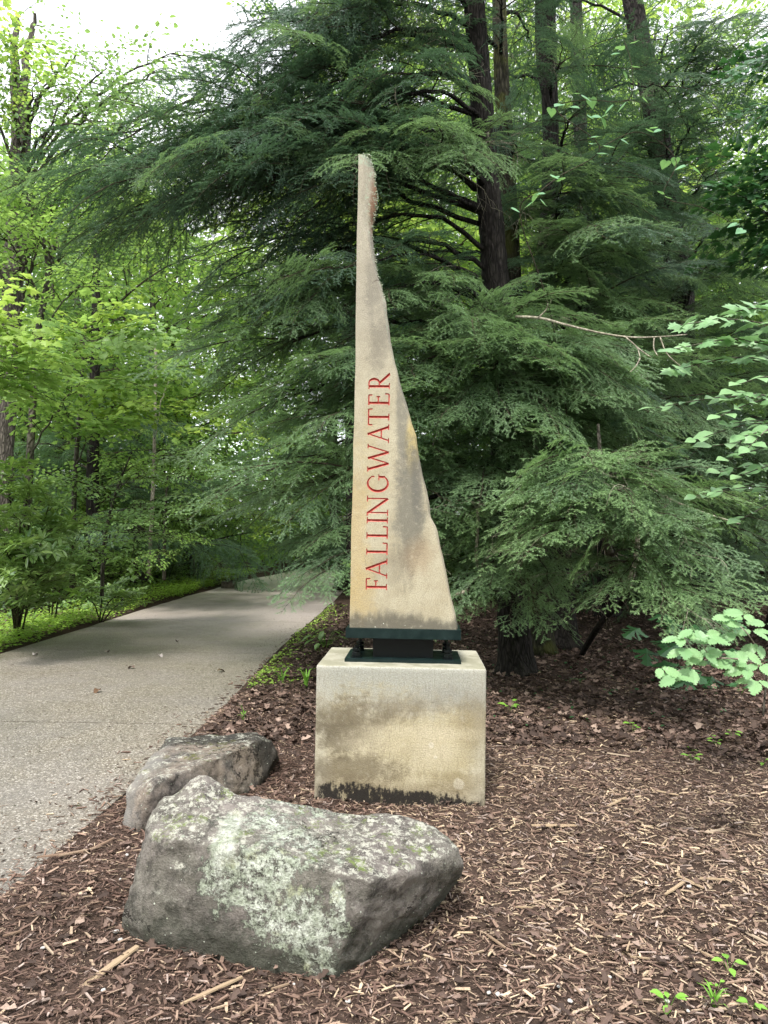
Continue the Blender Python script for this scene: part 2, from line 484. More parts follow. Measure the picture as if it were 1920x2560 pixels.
def bm_object(name, bm, mats, parent=None, **kw):
    me = bpy.data.meshes.new(name); bm.to_mesh(me); bm.free()
    for m in mats: me.materials.append(m)
    return link(name, me, parent, **kw)

def rough_block(x0, x1, y0, y1, z0, z1, bev, seed, cell=.03, amp=.0015):
    bm = bmesh.new()
    bmesh.ops.create_cube(bm, size=1)
    for v in bm.verts:
        v.co = Vector((x0 if v.co.x < 0 else x1, y0 if v.co.y < 0 else y1, z0 if v.co.z < 0 else z1))
    bmesh.ops.bevel(bm, geom=bm.edges[:], offset=bev, segments=2, affect='EDGES', profile=.6)
    for ax, a, b in ((0, x0, x1), (1, y0, y1), (2, z0, z1)):
        n = int((b - a) / cell)
        for i in range(1, n):
            co = [0, 0, 0]; no = [0, 0, 0]; co[ax] = a + (b - a) * i / n; no[ax] = 1
            bmesh.ops.bisect_plane(bm, geom=bm.verts[:] + bm.edges[:] + bm.faces[:], plane_co=co, plane_no=no)
    bm.normal_update()
    for v in bm.verts:
        q = v.co * 9 + Vector((seed, 0, 0))
        v.co += v.normal * (mnoise.noise(q) * amp + mnoise.noise(q * 4) * amp * .6)
    for f in bm.faces: f.smooth = True
    return bm

# pedestal material: weathered concrete with algae stain and black growth at the foot
t = NT('weathered_pedestal')
x, y, z = t.sep()
fine = t.noise(130, 4, .8); med = t.noise(24, 7, .75); big = t.noise(4, 6, .7)
streak = t.noise(1, 6, .75, t.mapv((60, 60, 8)))
pit = t.noise(60, 3, .8)
c = t.mix(t.ramp(big, .35, .65), (.42, .355, .215), (.52, .455, .32))
gt = t.math('ADD', z, t.math('MULTIPLY', t.math('SUBTRACT', med, .5), .45))
gt = t.math('ADD', gt, t.math('MULTIPLY', t.math('SUBTRACT', big, .5), .3))
c = t.mix(t.ramp(gt, .46, .74, 0, .85), c, (.37, .375, .345))
side = t.ramp(t.math('ADD', t.math('ABSOLUTE', x), t.math('MULTIPLY', t.math('SUBTRACT', med, .5), .12)), .34, .46)
c = t.mix(t.math('MULTIPLY', side, .45), c, (.44, .42, .36))
w = t.noise(8, 8, .8)
for cx, cz, rx, rz, so, am, f_, co in [(-.30, .46, .20, .13, .6, 2.2, .75, (.13, .105, .07)), (-.34, .39, .12, .10, .5, 1.6, .6, (.10, .08, .055)), (-.02, .57, .22, .05, .7, 2.4, .55, (.18, .15, .11)), (-.12, .52, .16, .06, .7, 2.2, .45, (.17, .14, .10)),
        (.40, .48, .10, .14, .5, 1.2, .5, (.20, .15, .075)), (-.26, .22, .26, .08, .5, 1.8, .65, (.12, .095, .065)), (.36, .16, .16, .06, .5, 1.4, .4, (.19, .145, .075)), (.30, .63, .2, .06, .6, 1.5, .35, (.2, .19, .17))]:
    c = t.mix(t.math('MULTIPLY', t.blob(cx, cz, rx, rz, so, w, am), f_), c, co)
for cx, cz, rx, rz in [(.12, .43, .34, .035), (-.12, .36, .20, .05), (.22, .36, .14, .10)]:
    c = t.mix(t.math('MULTIPLY', t.blob(cx, cz, rx, rz, .6, w, 1.6), .45), c, (.62, .54, .39))
sp = t.ramp(t.vor(26), .10, .05)
c = t.mix(t.math('MULTIPLY', t.math('MULTIPLY', sp, t.ramp(med, .5, .6)), .7), c, (.66, .63, .54))
for cx, cz, r_ in [(.175, .36, .016), (.20, .295, .010), (.33, .15, .03)]:
    c = t.mix(t.math('MULTIPLY', t.blob(cx, cz, r_, r_, .2, med, .6), .6), c, (.66, .60, .48))
c = t.mix(t.ramp(fine, .36, .62, .42, 0), c, (.12, .10, .07))
c = t.mix(t.ramp(med, .52, .72, 0, .3), c, (.55, .50, .40))
c = t.mix(t.ramp(streak, .50, .75, 0, .45), c, (.14, .115, .08))
edge = t.math('ADD', z, t.math('MULTIPLY', t.math('SUBTRACT', streak, .5), .13))
edge = t.math('ADD', edge, t.math('MULTIPLY', t.math('SUBTRACT', big, .5), .22))
edge = t.math('ADD', edge, t.math('MULTIPLY', x, .05))
haze_ = t.math('MULTIPLY', t.ramp(edge, .20, .10), .45)
c = t.mix(haze_, c, (.12, .09, .06))
blk = t.math('MULTIPLY', t.ramp(t.math('ADD', edge, t.math('MULTIPLY', t.math('SUBTRACT', med, .5), .10)), .118, .092), t.ramp(t.math('ABSOLUTE', x), .475, .44))
hole = t.noise(11, 6, .8, t.mapv((1, 1, .5), (3, 0, 0)))
blk = t.math('MULTIPLY', blk, t.ramp(hole, .38, .46))
c = t.mix(t.math('MULTIPLY', blk, .96), c, (.016, .014, .014))
upz = t.ramp(t.sep(t.n('ShaderNodeNewGeometry').outputs['Normal'])[2], .6, .95)
c = t.mix(t.math('MULTIPLY', upz, .75), c, t.mix(t.ramp(big, .4, .6), (.20, .19, .12), (.34, .32, .24)))
M['pedestal'] = t.bsdf(c, .92, t.bump(t.math('ADD', fine, t.math('MULTIPLY', pit, .8)), .6, .005), .15)

sL, zT = face_hit(791, 1664, 0); sR, zT2 = face_hit(1216.5, 1672, 0); zT = (zT + zT2) / 2
PW = (sR - sL) / 2; PC = (sL + sR) / 2
ped = bm_object('stone_pedestal', rough_block(-PW, PW, 0, .74, -.12, zT, .012, 3.1), [M['pedestal']],
    label='square beige stained concrete pedestal with black growth along its foot', cat='pedestal')
ped.location = MP + AX * PC; ped.rotation_euler.z = YAW

# steel mount
t = NT('dark_green_paint')
n = t.noise(14, 5, .6)
sp = t.ramp(t.vor(55), .06, .03); sp = t.math('MULTIPLY', sp, t.ramp(t.noise(9, 2), .52, .6))
c = t.mix(t.ramp(n, .4, .75), (.003, .011, .011), (.007, .019, .018))
c = t.mix(t.math('MULTIPLY', sp, .7), c, (.35, .36, .32))
M['green_steel'] = t.bsdf(c, t.ramp(n, .3, .7, .3, .5), t.bump(t.noise(200, 3), .12, .001), .3)
t = NT('wet_black_paint')
M['black_steel'] = t.bsdf((.003, .005, .006), .3, t.bump(t.noise(120, 3), .2, .001), .3)

mount = link('steel_mount', None, label='dark green steel mount bolted on top of the pedestal', cat='mount')
mount.location = ped.location + Vector((0, 0, zT)); mount.rotation_euler.z = YAW
def hit_m(px, py, back):
    s, z_ = face_hit(px, py, back); return s - PC, z_ - zT
YF = .15; YB = .56
bx0, _ = hit_m(861, 1655, YF); bx1, _ = hit_m(1153, 1660, YF)
tx0, tz1 = hit_m(864, 1570, YF); tx1, tzr = hit_m(1153, 1577, YF); _, tz0 = hit_m(1008, 1598, YF)
_, tzc = hit_m(1008, 1573, YF)
ux0, _ = hit_m(932, 1620, YF + .09); ux1, _ = hit_m(1083, 1620, YF + .09)
def bevel_box(x0, x1, y0, y1, z0, z1, b=.002):
    bm = bmesh.new(); bmesh.ops.create_cube(bm, size=1)
    for v in bm.verts:
        v.co = Vector((x0 if v.co.x < 0 else x1, y0 if v.co.y < 0 else y1, z0 if v.co.z < 0 else z1))
    bmesh.ops.bevel(bm, geom=bm.edges[:], offset=b, segments=2, affect='EDGES')
    return bm
bm_object('base_plate', bevel_box(bx0, bx1, YF, YB, -.002, .019), [M['green_steel']], mount)
bm_object('support_post', bevel_box(ux0, ux1, YF + .09, YB - .09, .019, tz0 + .001), [M['black_steel']], mount)
bm_object('cradle_plate', bevel_box(tx0, tx1, YF, YB, tz0, tzc), [M['green_steel']], mount)
def hex_nut(r, h, z0):
    bm = bmesh.new()
    bmesh.ops.create_cone(bm, cap_ends=True, segments=6, radius1=r, radius2=r, depth=h, matrix=Matrix.Translation((0, 0, z0 + h / 2)))
    bmesh.ops.bevel(bm, geom=bm.edges[:], offset=.0012, segments=1, affect='EDGES')
    return bm
nut_me = None
for bx in (bx0 + .065, bx1 - .075):
    for by in (YF + .06, YB - .06):
        bolt = None
        bm = bmesh.new()
        bmesh.ops.create_cone(bm, cap_ends=True, segments=18, radius1=.014, radius2=.013, depth=.07, matrix=Matrix.Translation((0, 0, .04)))
        bolt = bm_object('bolt', bm, [M['black_steel']], mount, loc=(bx, by, .016))
        bm_object('nut', hex_nut(.028, .026, .009), [M['black_steel']], bolt)
        bm_object('nut', hex_nut(.027, .016, .042), [M['black_steel']], bolt)
        bm = bmesh.new()
        bmesh.ops.create_cone(bm, cap_ends=True, segments=24, radius1=.036, radius2=.036, depth=.006, matrix=Matrix.Translation((0, 0, .0055)))
        bm_object('washer', bm, [M['black_steel']], bolt)
# standing stone ------------------------------------------------
SB = .185       # the carved face stands this far behind the pedestal front
LE = [(389, 896), (500, 894.7), (591, 892), (697, 890.8), (802, 889), (923, 888.6), (960, 887), (1051, 885.6), (1111, 883), (1186, 882.6), (1262, 880.5), (1322, 878), (1412, 877), (1473, 876), (1542, 874), (1576, 874)]
RE = [(386, 921), (398, 930), (419, 934), (450, 938), (477, 942), (507, 941), (531, 938), (543, 932), (561, 930), (591, 931), (621, 934), (639, 938), (663, 940), (691, 946), (709, 953), (730, 958), (751, 965), (784, 967), (811, 972), (847, 976), (877, 982), (908, 988), (915, 991), (954, 1000), (981, 1008), (1012, 1018), (1057, 1030), (1087, 1041), (1117, 1044), (1156, 1051), (1186, 1057), (1219, 1066), (1259, 1074), (1292, 1077), (1313, 1089), (1328, 1095), (1364, 1101), (1394, 1109), (1443, 1119), (1488, 1127), (1521, 1136), (1542, 1141), (1576, 1147)]
CE = [(386, 911), (395, 910), (477, 907), (500, 902), (531, 904), (560, 908), (600, 922), (640, 926), (700, 942), (760, 956), (850, 968), (915, 984), (981, 1002), (1057, 1024), (1117, 1039), (1186, 1052), (1292, 1072), (1364, 1096), (1488, 1122), (1576, 1142)]
zt_top = face_hit(900, 386, SB)[1]; zt_bot = zT + tzc - .004
def interp_edge(E):
    pts = [face_hit(px, py, SB) for py, px in E]
    pts = sorted([(z_, s - PC) for s, z_ in pts])
    return lambda z_: np.interp(z_, [p[0] for p in pts], [p[1] for p in pts])
fL, fR, fC = interp_edge(LE), interp_edge(RE), interp_edge(CE)
NZ = 150
zs = np.linspace(zt_bot, zt_top, NZ)
g = rng(11)
bm = bmesh.new(); rows = []
for i, z_ in enumerate(zs):
    u = (z_ - zt_bot) / (zt_top - zt_bot)
    xl, xc, xr = float(fL(z_)), float(fC(z_)), float(fR(z_))
    D = .235 - .12 * u
    nse = lambda k, a: a * mnoise.noise(Vector((k * 5.3, z_ * 9, 1.7))) + a * .6 * mnoise.noise(Vector((k * 3.3, z_ * 34, 4.1)))
    ch = .0016 + .004 * max(0, mnoise.noise(Vector((2, z_ * 14, 0))) * 1.6 - .1) * (1 if u < .75 else .3)
    dip = .012 if u > .83 else 0
    ring = [(xl + ch, 0), (xc, 0), (xc + (xr - xc) * .45, D * .12 + .012 * (u > .8) + nse(1, .003)), (xr, D * .30), (xr - .004 + nse(2, .006), D * .62),
            (xr - .012 + nse(3, .006), D * .95), ((xl + xr) / 2, D + nse(4, .006)), (xl + .012, D + nse(5, .006)), (xl + nse(6, .003), D * .5), (xl, ch * 1.3)]
    rows.append([bm.verts.new((a, b, z_ - zt_bot)) for a, b in ring])
K = len(rows[0])
for i in range(NZ - 1):
    for k in range(K):
        k2 = (k + 1) % K
        f = bm.faces.new((rows[i][k], rows[i][k2], rows[i + 1][k2], rows[i + 1][k]))
        f.smooth = k not in (0, 9)
bm.faces.new(rows[0][::-1])
topv = bm.verts.new(((fL(zt_top) + fR(zt_top)) / 2, .05, zt_top - zt_bot + .006))
for k in range(K): bm.faces.new((rows[-1][k], rows[-1][(k + 1) % K], topv))
# dissolve the planar front into one sheet so the carving stays crisp
bm.normal_update()
bmesh.ops.dissolve_limit(bm, angle_limit=R(.05), verts=[v for r_ in rows for v in (r_[0], r_[1])], edges=[e for e in bm.edges if all(abs(v.co.y) < 1e-6 for v in e.verts)])
stone_me = bpy.data.meshes.new('standing_stone'); bm.normal_update(); bm.to_mesh(stone_me); bm.free()

# letters: every stroke a V-cut wedge
def arc(cx, cy, rx, ry, a0, a1, n=14):
    return [(cx + rx * math.cos(R(a0 + (a1 - a0) * i / n)), cy + ry * math.sin(R(a0 + (a1 - a0) * i / n))) for i in range(n + 1)]
TH, TN, SF = .125, .070, .056
LET = {
 'F': [([(.27, 0), (.27, 1)], TH), ([(.27, 1), (.97, 1)], TN), ([(.27, .53), (.80, .53)], TN), ([(.97, 1.02), (.99, .80)], TN), ([(.80, .63), (.80, .42)], TN), ([(.02, 0), (.55, 0)], SF), ([(.02, 1), (.27, 1)], SF)],
 'E': [([(.22, 0), (.22, 1)], TH), ([(.02, 1), (.88, 1)], TN), ([(.22, .53), (.74, .53)], TN), ([(.02, 0), (.95, 0)], TN), ([(.88, 1.02), (.89, .82)], TN), ([(.74, .63), (.74, .43)], TN), ([(.95, -.02), (1.0, .2)], TN)],
 'A': [([(.14, 0), (.50, 1.02)], TN), ([(.47, 1.04), (.87, 0)], TH), ([(.26, .36), (.72, .36)], TN), ([(0, 0), (.28, 0)], SF), ([(.70, 0), (1.02, 0)], SF)],
 'L': [([(.27, 0), (.27, 1)], TH), ([(.02, 0), (.96, 0)], TN), ([(.96, -.02), (1.0, .22)], TN), ([(.02, 1), (.54, 1)], SF)],
 'I': [([(.5, 0), (.5, 1)], TH), ([(.05, 0), (.95, 0)], SF), ([(.05, 1), (.95, 1)], SF)],
 'N': [([(.16, 0), (.16, .98)], TN), ([(.12, 1.0), (.86, -.02)], TH), ([(.86, 0), (.86, 1)], TN), ([(0, 0), (.32, 0)], SF), ([(0, 1), (.16, 1)], SF), ([(.70, 1), (1.0, 1)], SF)],
 'G': [(arc(.5, .5, .46, .5, 42, 318, 22), 'G'), ([(.88, .84), (.88, .66)], TN), ([(.86, .44), (.86, .14)], TH * .9), ([(.66, .45), (1.02, .45)], SF)],
 'W': [([(.09, 1), (.30, -.02)], TH), ([(.30, -.02), (.52, 1)], TN), ([(.48, 1), (.70, -.02)], TH), ([(.70, -.02), (.92, 1)], TN), ([(0, 1), (.20, 1)], SF), ([(.83, 1), (1.0, 1)], SF)],
 'T': [([(.5, 0), (.5, 1)], TH), ([(.02, 1), (.98, 1)], TN), ([(.03, 1.02), (.01, .80)], TN), ([(.97, 1.02), (.99, .80)], TN), ([(.28, 0), (.72, 0)], SF)],
 'R': [([(.2, 0), (.2, 1)], TH), ([(.2, 1)] + arc(.42, .745, .24, .255, 90, -90, 12) + [(.2, .49)], 'R'), ([(.40, .49), (.98, -.01)], TH), ([(.02, 0), (.42, 0)], SF), ([(.02, 1), (.2, 1)], SF), ([(.86, 0), (1.06, 0)], SF)],
}
WORD = [('F', 1476, 1446), ('A', 1447, 1396), ('L', 1388, 1357), ('L', 1348, 1316), ('I', 1310, 1292), ('N', 1290, 1239), ('G', 1230, 1186), ('W', 1180, 1109), ('A', 1108, 1061), ('T', 1063, 1022), ('E', 1014, 984), ('R', 974, 934)]
def glyph_cutter(ch, ya, yb):
    ym = (ya + yb) / 2
    fr = (ym - 954) / (1461 - 954)
    xb = 973 + (966 - 973) * fr; xt = 923 + (916 - 923) * fr
    s0, za = face_hit(xb, ya, SB); s1, zb = face_hit(xt, yb, SB)
    base = s0 - PC; hgt = base - (s1 - PC)
    za -= zt_bot; zb -= zt_bot
    bm = bmesh.new()
    for pts, wd in LET[ch]:
        P = [Vector((base - v * hgt, 0, za + (zb - za) * u)) for u, v in pts]
        n = len(P); ws = []
        for i in range(n):
            if wd == 'G': w_ = hgt * (TN + (TH * 1.1 - TN) * max(0, math.sin(math.pi * i / (n - 1))) ** 1.3)
            elif wd == 'R': w_ = hgt * (TN + (TH * 1.0 - TN) * max(0, math.sin(math.pi * i / (n - 1))) ** 2)
            else: w_ = hgt * wd
            ws.append(w_)
        top = []
        for i in range(n):
            d = (P[min(i + 1, n - 1)] - P[max(i - 1, 0)]).normalized()
            nn = Vector((d.z, 0, -d.x)); w_ = ws[i]; dep = w_ * .85; e = .002
            k = 1 + e / dep
            p = P[i].copy(); pa = p.copy()
            if i == 0: p = p - d * (w_ * .02); pa = P[i] + d * w_ * .3
            if i == n - 1: p = p + d * (w_ * .02); pa = P[i] - d * w_ * .3
            jit = Vector((0, 1e-4 * random.random(), 0))
            top.append((bm.verts.new(p + nn * w_ / 2 * k + Vector((0, -e, 0))), bm.verts.new(p - nn * w_ / 2 * k + Vector((0, -e, 0))), bm.verts.new(pa + Vector((0, dep, 0)) + jit)))
        for i in range(n - 1):
            a, b, c_ = top[i]; d_, e_, f_ = top[i + 1]
            bm.faces.new((a, d_, e_, b)); bm.faces.new((a, c_, f_, d_)); bm.faces.new((b, e_, f_, c_))
        bm.faces.new((top[0][0], top[0][1], top[0][2])); bm.faces.new((top[-1][0], top[-1][2], top[-1][1]))
    bmesh.ops.recalc_face_normals(bm, faces=bm.faces[:])
    return bm

random.seed(4)
tmp = bpy.data.objects.new('tmp', stone_me); COL.objects.link(tmp)
stone_me.materials.append(None); stone_me.materials.append(None)
cut_me = bpy.data.meshes.new('cut'); big = bmesh.new()
spans = []
for ch, ya, yb in WORD:
    b_ = glyph_cutter(ch, ya, yb)
    z0 = min(v.co.z for v in b_.verts); z1 = max(v.co.z for v in b_.verts); spans.append((ch, z0, z1))
    m_ = bpy.data.meshes.new('g'); b_.to_mesh(m_); b_.free(); big.from_mesh(m_); bpy.data.meshes.remove(m_)
for f in big.faces: f.material_index = 1
big.to_mesh(cut_me); big.free()
cut_me.materials.append(None); cut_me.materials.append(None)
cut = bpy.data.objects.new('cut', cut_me); COL.objects.link(cut)
md = tmp.modifiers.new('b', 'BOOLEAN'); md.operation = 'DIFFERENCE'; md.object = cut; md.solver = 'EXACT'; md.use_self = True
dg = bpy.context.evaluated_depsgraph_get()
carved = bpy.data.meshes.new_from_object(tmp.evaluated_get(dg))
bpy.data.objects.remove(tmp); bpy.data.objects.remove(cut)

t = NT('weathered_sandstone')
x, y, z = t.sep()
fine = t.noise(170, 4, .8); med = t.noise(30, 7, .75); big_ = t.noise(3.2, 6, .7)
w = t.noise(7, 8, .78)
c = t.mix(t.ramp(big_, .35, .65), (.42, .36, .25), (.52, .465, .345))
c = t.mix(t.ramp(z, 1.1, 2.0, 0, .7), c, (.37, .335, .28))
for cx, cz, rx, rz, so, am, f_, co in [(-.28, .50, .07, .45, .6, 1.8, .55, (.50, .36, .16)), (-.24, .22, .08, .16, .6, 1.8, .45, (.50, .37, .17)), (-.20, 1.0, .05, .3, .6, 1.6, .3, (.50, .40, .22)),
        (.045, 1.10, .045, .17, .3, .8, .8, (.54, .42, .17)), (.03, .70, .085, .34, .5, 1.5, .8, (.15, .145, .125)), (.075, .85, .03, .2, .5, 1.0, .6, (.13, .125, .115)), (-.02, 1.22, .035, .32, .45, 1.2, .7, (.16, .155, .135)), (-.165, 1.70, .06, .16, .6, 1.6, .6, (.16, .145, .12)),
        (-.20, 2.05, .05, .2, .6, 1.6, .5, (.15, .14, .12)), (.09, .42, .09, .10, .6, 1.4, .45, (.33, .22, .13)), (-.205, 2.32, .03, .10, .5, 1.0, .6, (.12, .11, .10)), (-.07, .35, .10, .1, .6, 1.5, .4, (.20, .17, .13))]:
    c = t.mix(t.math('MULTIPLY', t.blob(cx, cz, rx, rz, so, w, am), f_), c, co)
ft = t.math('ADD', z, t.math('MULTIPLY', t.math('SUBTRACT', t.noise(6, 6, .65, t.mapv((1, 1, .4))), .5), .26))
c = t.mix(t.ramp(ft, .11, .04, 0, .8), c, (.085, .08, .07))
rs = t.blob(-.175, 2.53, .06, .20, .3, w, .6)
rs = t.math('MULTIPLY', rs, t.ramp(y, .001, .006))
c = t.mix(t.math('MULTIPLY', rs, .85), c, (.22, .10, .055))
c = t.mix(t.ramp(fine, .34, .62, .50, 0), c, (.105, .09, .065))
c = t.mix(t.ramp(med, .52, .70, 0, .35), c, (.54, .48, .36))
c = t.mix(t.ramp(med, .46, .32, 0, .35), c, (.13, .115, .09))
lich = t.math('MULTIPLY', t.ramp(t.noise(45, 5, .8), .54, .60), t.ramp(y, .008, .02))
c = t.mix(t.math('MULTIPLY', lich, t.ramp(z, 1.2, 1.8)), c, (.36, .40, .30))
tipl = t.math('MULTIPLY', t.ramp(z, 2.765, 2.79), t.ramp(t.noise(60, 4, .7), .42, .5))
c = t.mix(tipl, c, (.34, .37, .28))
dots = t.math('MULTIPLY', t.ramp(t.vor(38), .14, .10), t.math('MULTIPLY', t.ramp(z, .075, .05), t.ramp(t.sep(t.vor(38, out='Color'))[0], .55, .6)))
c = t.mix(dots, c, (.7, .69, .6))
knot = t.blob(.092, 1.085, .008, .012, .25)
c = t.mix(knot, c, (.11, .055, .04))
crk = t.math('ABSOLUTE', t.math('SUBTRACT', t.math('SUBTRACT', z, 2.185), t.math('MULTIPLY', x, .62)))
c = t.mix(t.math('MULTIPLY', t.ramp(crk, .006, .002), t.ramp(x, -.22, -.18)), c, (.12, .10, .08))
M['sandstone'] = t.bsdf(c, .92, t.bump(t.math('ADD', fine, t.math('MULTIPLY', med, .9)), .6, .005), .15)
t = NT('red_letter_paint')
n = t.noise(60, 4, .7)
M['red_paint'] = t.bsdf(t.mix(t.ramp(n, .4, .7), (.38, .06, .05), (.60, .16, .13)), .6, None, .3)

root = link('standing_stone', None, label='tall tapering sandstone slab with broken edge and carved red FALLINGWATER lettering', cat='stone sign')
root.location = MP + AX * PC + BX * SB + Vector((0, 0, zt_bot)); root.rotation_euler.z = YAW
bm = bmesh.new(); bm.from_mesh(carved)
red = [f for f in bm.faces if f.material_index == 1]
def sub_mesh(faces, name, mat):
    me = bpy.data.meshes.new(name); idx = {}; V = []; F = []
    for f in faces:
        q = []
        for v in f.verts:
            if v not in idx: idx[v] = len(V); V.append(v.co.copy())
            q.append(idx[v])
        F.append(q)
    me.from_pydata(V, [], F); me.materials.append(mat); me.update(); return me
mids = [(spans[i][2] + spans[i + 1][1]) / 2 for i in range(len(spans) - 1)]
bins = [[] for _ in spans]
for f in red:
    bins[int(np.searchsorted(mids, f.calc_center_median().z))].append(f)
letter_meshes = [(spans[i][0], sub_mesh(bins[i], 'letter', M['red_paint'])) for i in range(len(spans)) if bins[i]]
print('LETTER FACES', [len(b) for b in bins])
bmesh.ops.delete(bm, geom=red, context='FACES')
# lichen crust on the tip and broken edge
slab = bm_object('slab', bm, [M['sandstone']], root)
for ch, me in letter_meshes:
    link('letter', me, root, label='carved red letter ' + ch)
M['lichen'] = (lambda t: t.bsdf(t.mix(t.ramp(t.noise(90, 4), .4, .7), (.20, .24, .15), (.52, .55, .44)), .95, t.bump(t.noise(160, 4, .8), .8, .004), .1))(NT('crusty_lichen'))
def crust(name, pts, parent, seed, r0=.010):
    g = rng(seed); b = MB()
    ico = bmesh.new(); bmesh.ops.create_icosphere(ico, subdivisions=1, radius=1)
    IV = np.array([v.co[:] for v in ico.verts]); IT = np.array([[v.index for v in f.verts] for f in ico.faces]); ico.free()
    for p in pts:
        V = IV * (1 + .35 * g.normal(size=(len(IV), 1))) * np.array([1, 1, .7]) * r0 * g.uniform(.5, 1.2)
        b.add(V + np.array(p), IT)
    return link(name, b.mesh(name, [M['lichen']], True), parent)
g = rng(5); pts = []
ztl = zt_top - zt_bot
for i in range(70):
    u = g.random(); pts.append((fL(zt_top) + (fR(zt_top - .02) - fL(zt_top)) * u, g.uniform(-.002, .09), ztl + .004 - .008 * (u > .7)))
for i in range(240):
    z_ = ztl - g.random() ** 1.4 * .85
    pts.append((float(fR(z_ + zt_bot)) + g.normal(0, .003), .03 + g.uniform(0, .06), z_))
crust('lichen_crust', pts, root, 6, .0055)

# ------------------------------------------------------------------ boulders
def boulder(name, hulls, mats, label, origin, voxel, seed, amp=.022, strata=0.0, sd=(0, 0, 1), post=None):
    bm = bmesh.new()
    for H in hulls:
        vs = [bm.verts.new(Vector(p) - Vector(origin)) for p in H]
        r_ = bmesh.ops.convex_hull(bm, input=vs)
        bmesh.ops.delete(bm, geom=list({v for v in r_['geom_interior'] if isinstance(v, bmesh.types.BMVert)}), context='VERTS')
    bmesh.ops.recalc_face_normals(bm, faces=bm.faces[:])
    me = bpy.data.meshes.new(name); bm.to_mesh(me); bm.free()
    o = bpy.data.objects.new('tmp', me); COL.objects.link(o)
    md = o.modifiers.new('r', 'REMESH'); md.mode = 'VOXEL'; md.voxel_size = voxel
    sm = o.modifiers.new('s', 'SMOOTH'); sm.iterations = 3; sm.factor = .5
    dg = bpy.context.evaluated_depsgraph_get()
    me2 = bpy.data.meshes.new_from_object(o.evaluated_get(dg)); bpy.data.objects.remove(o)
    bm = bmesh.new(); bm.from_mesh(me2); bm.normal_update()
    sdv = Vector(sd).normalized(); off = Vector((seed, seed * .7, 0))
    for v in bm.verts:
        p = v.co + off; n = v.normal
        a = mnoise.noise(p * 2.2) * amp * 1.5
        rdg = 1 - abs(mnoise.noise(p * 4.5)) * 2
        a += (rdg - .5) * amp * .55
        a += mnoise.noise(p * 11) * amp * .45 + mnoise.noise(p * 29) * amp * .24 + mnoise.noise(p * 75) * amp * .10
        # flakes: small steps where layers have broken off
        q = p.dot(sdv) + .03 * mnoise.noise(p * 3)
        a += strata * (abs(((q * 17) % 1) - .5) - .25) * (1 if abs(n.dot(sdv)) < .8 else .2)
        st_ = mnoise.noise(p * 3.1 + Vector((7, 0, 0)))
        a -= amp * .5 * (1 if st_ > .22 else (st_ - .17) / .05 if st_ > .17 else 0)
        v.co += n * a
    if post: post(bm)
    for f in bm.faces: f.smooth = True
    me3 = bpy.data.meshes.new(name); bm.to_mesh(me3); bm.free()
    for m in mats: me3.materials.append(m)
    return link(name, me3, loc=origin, label=label, cat='boulder')

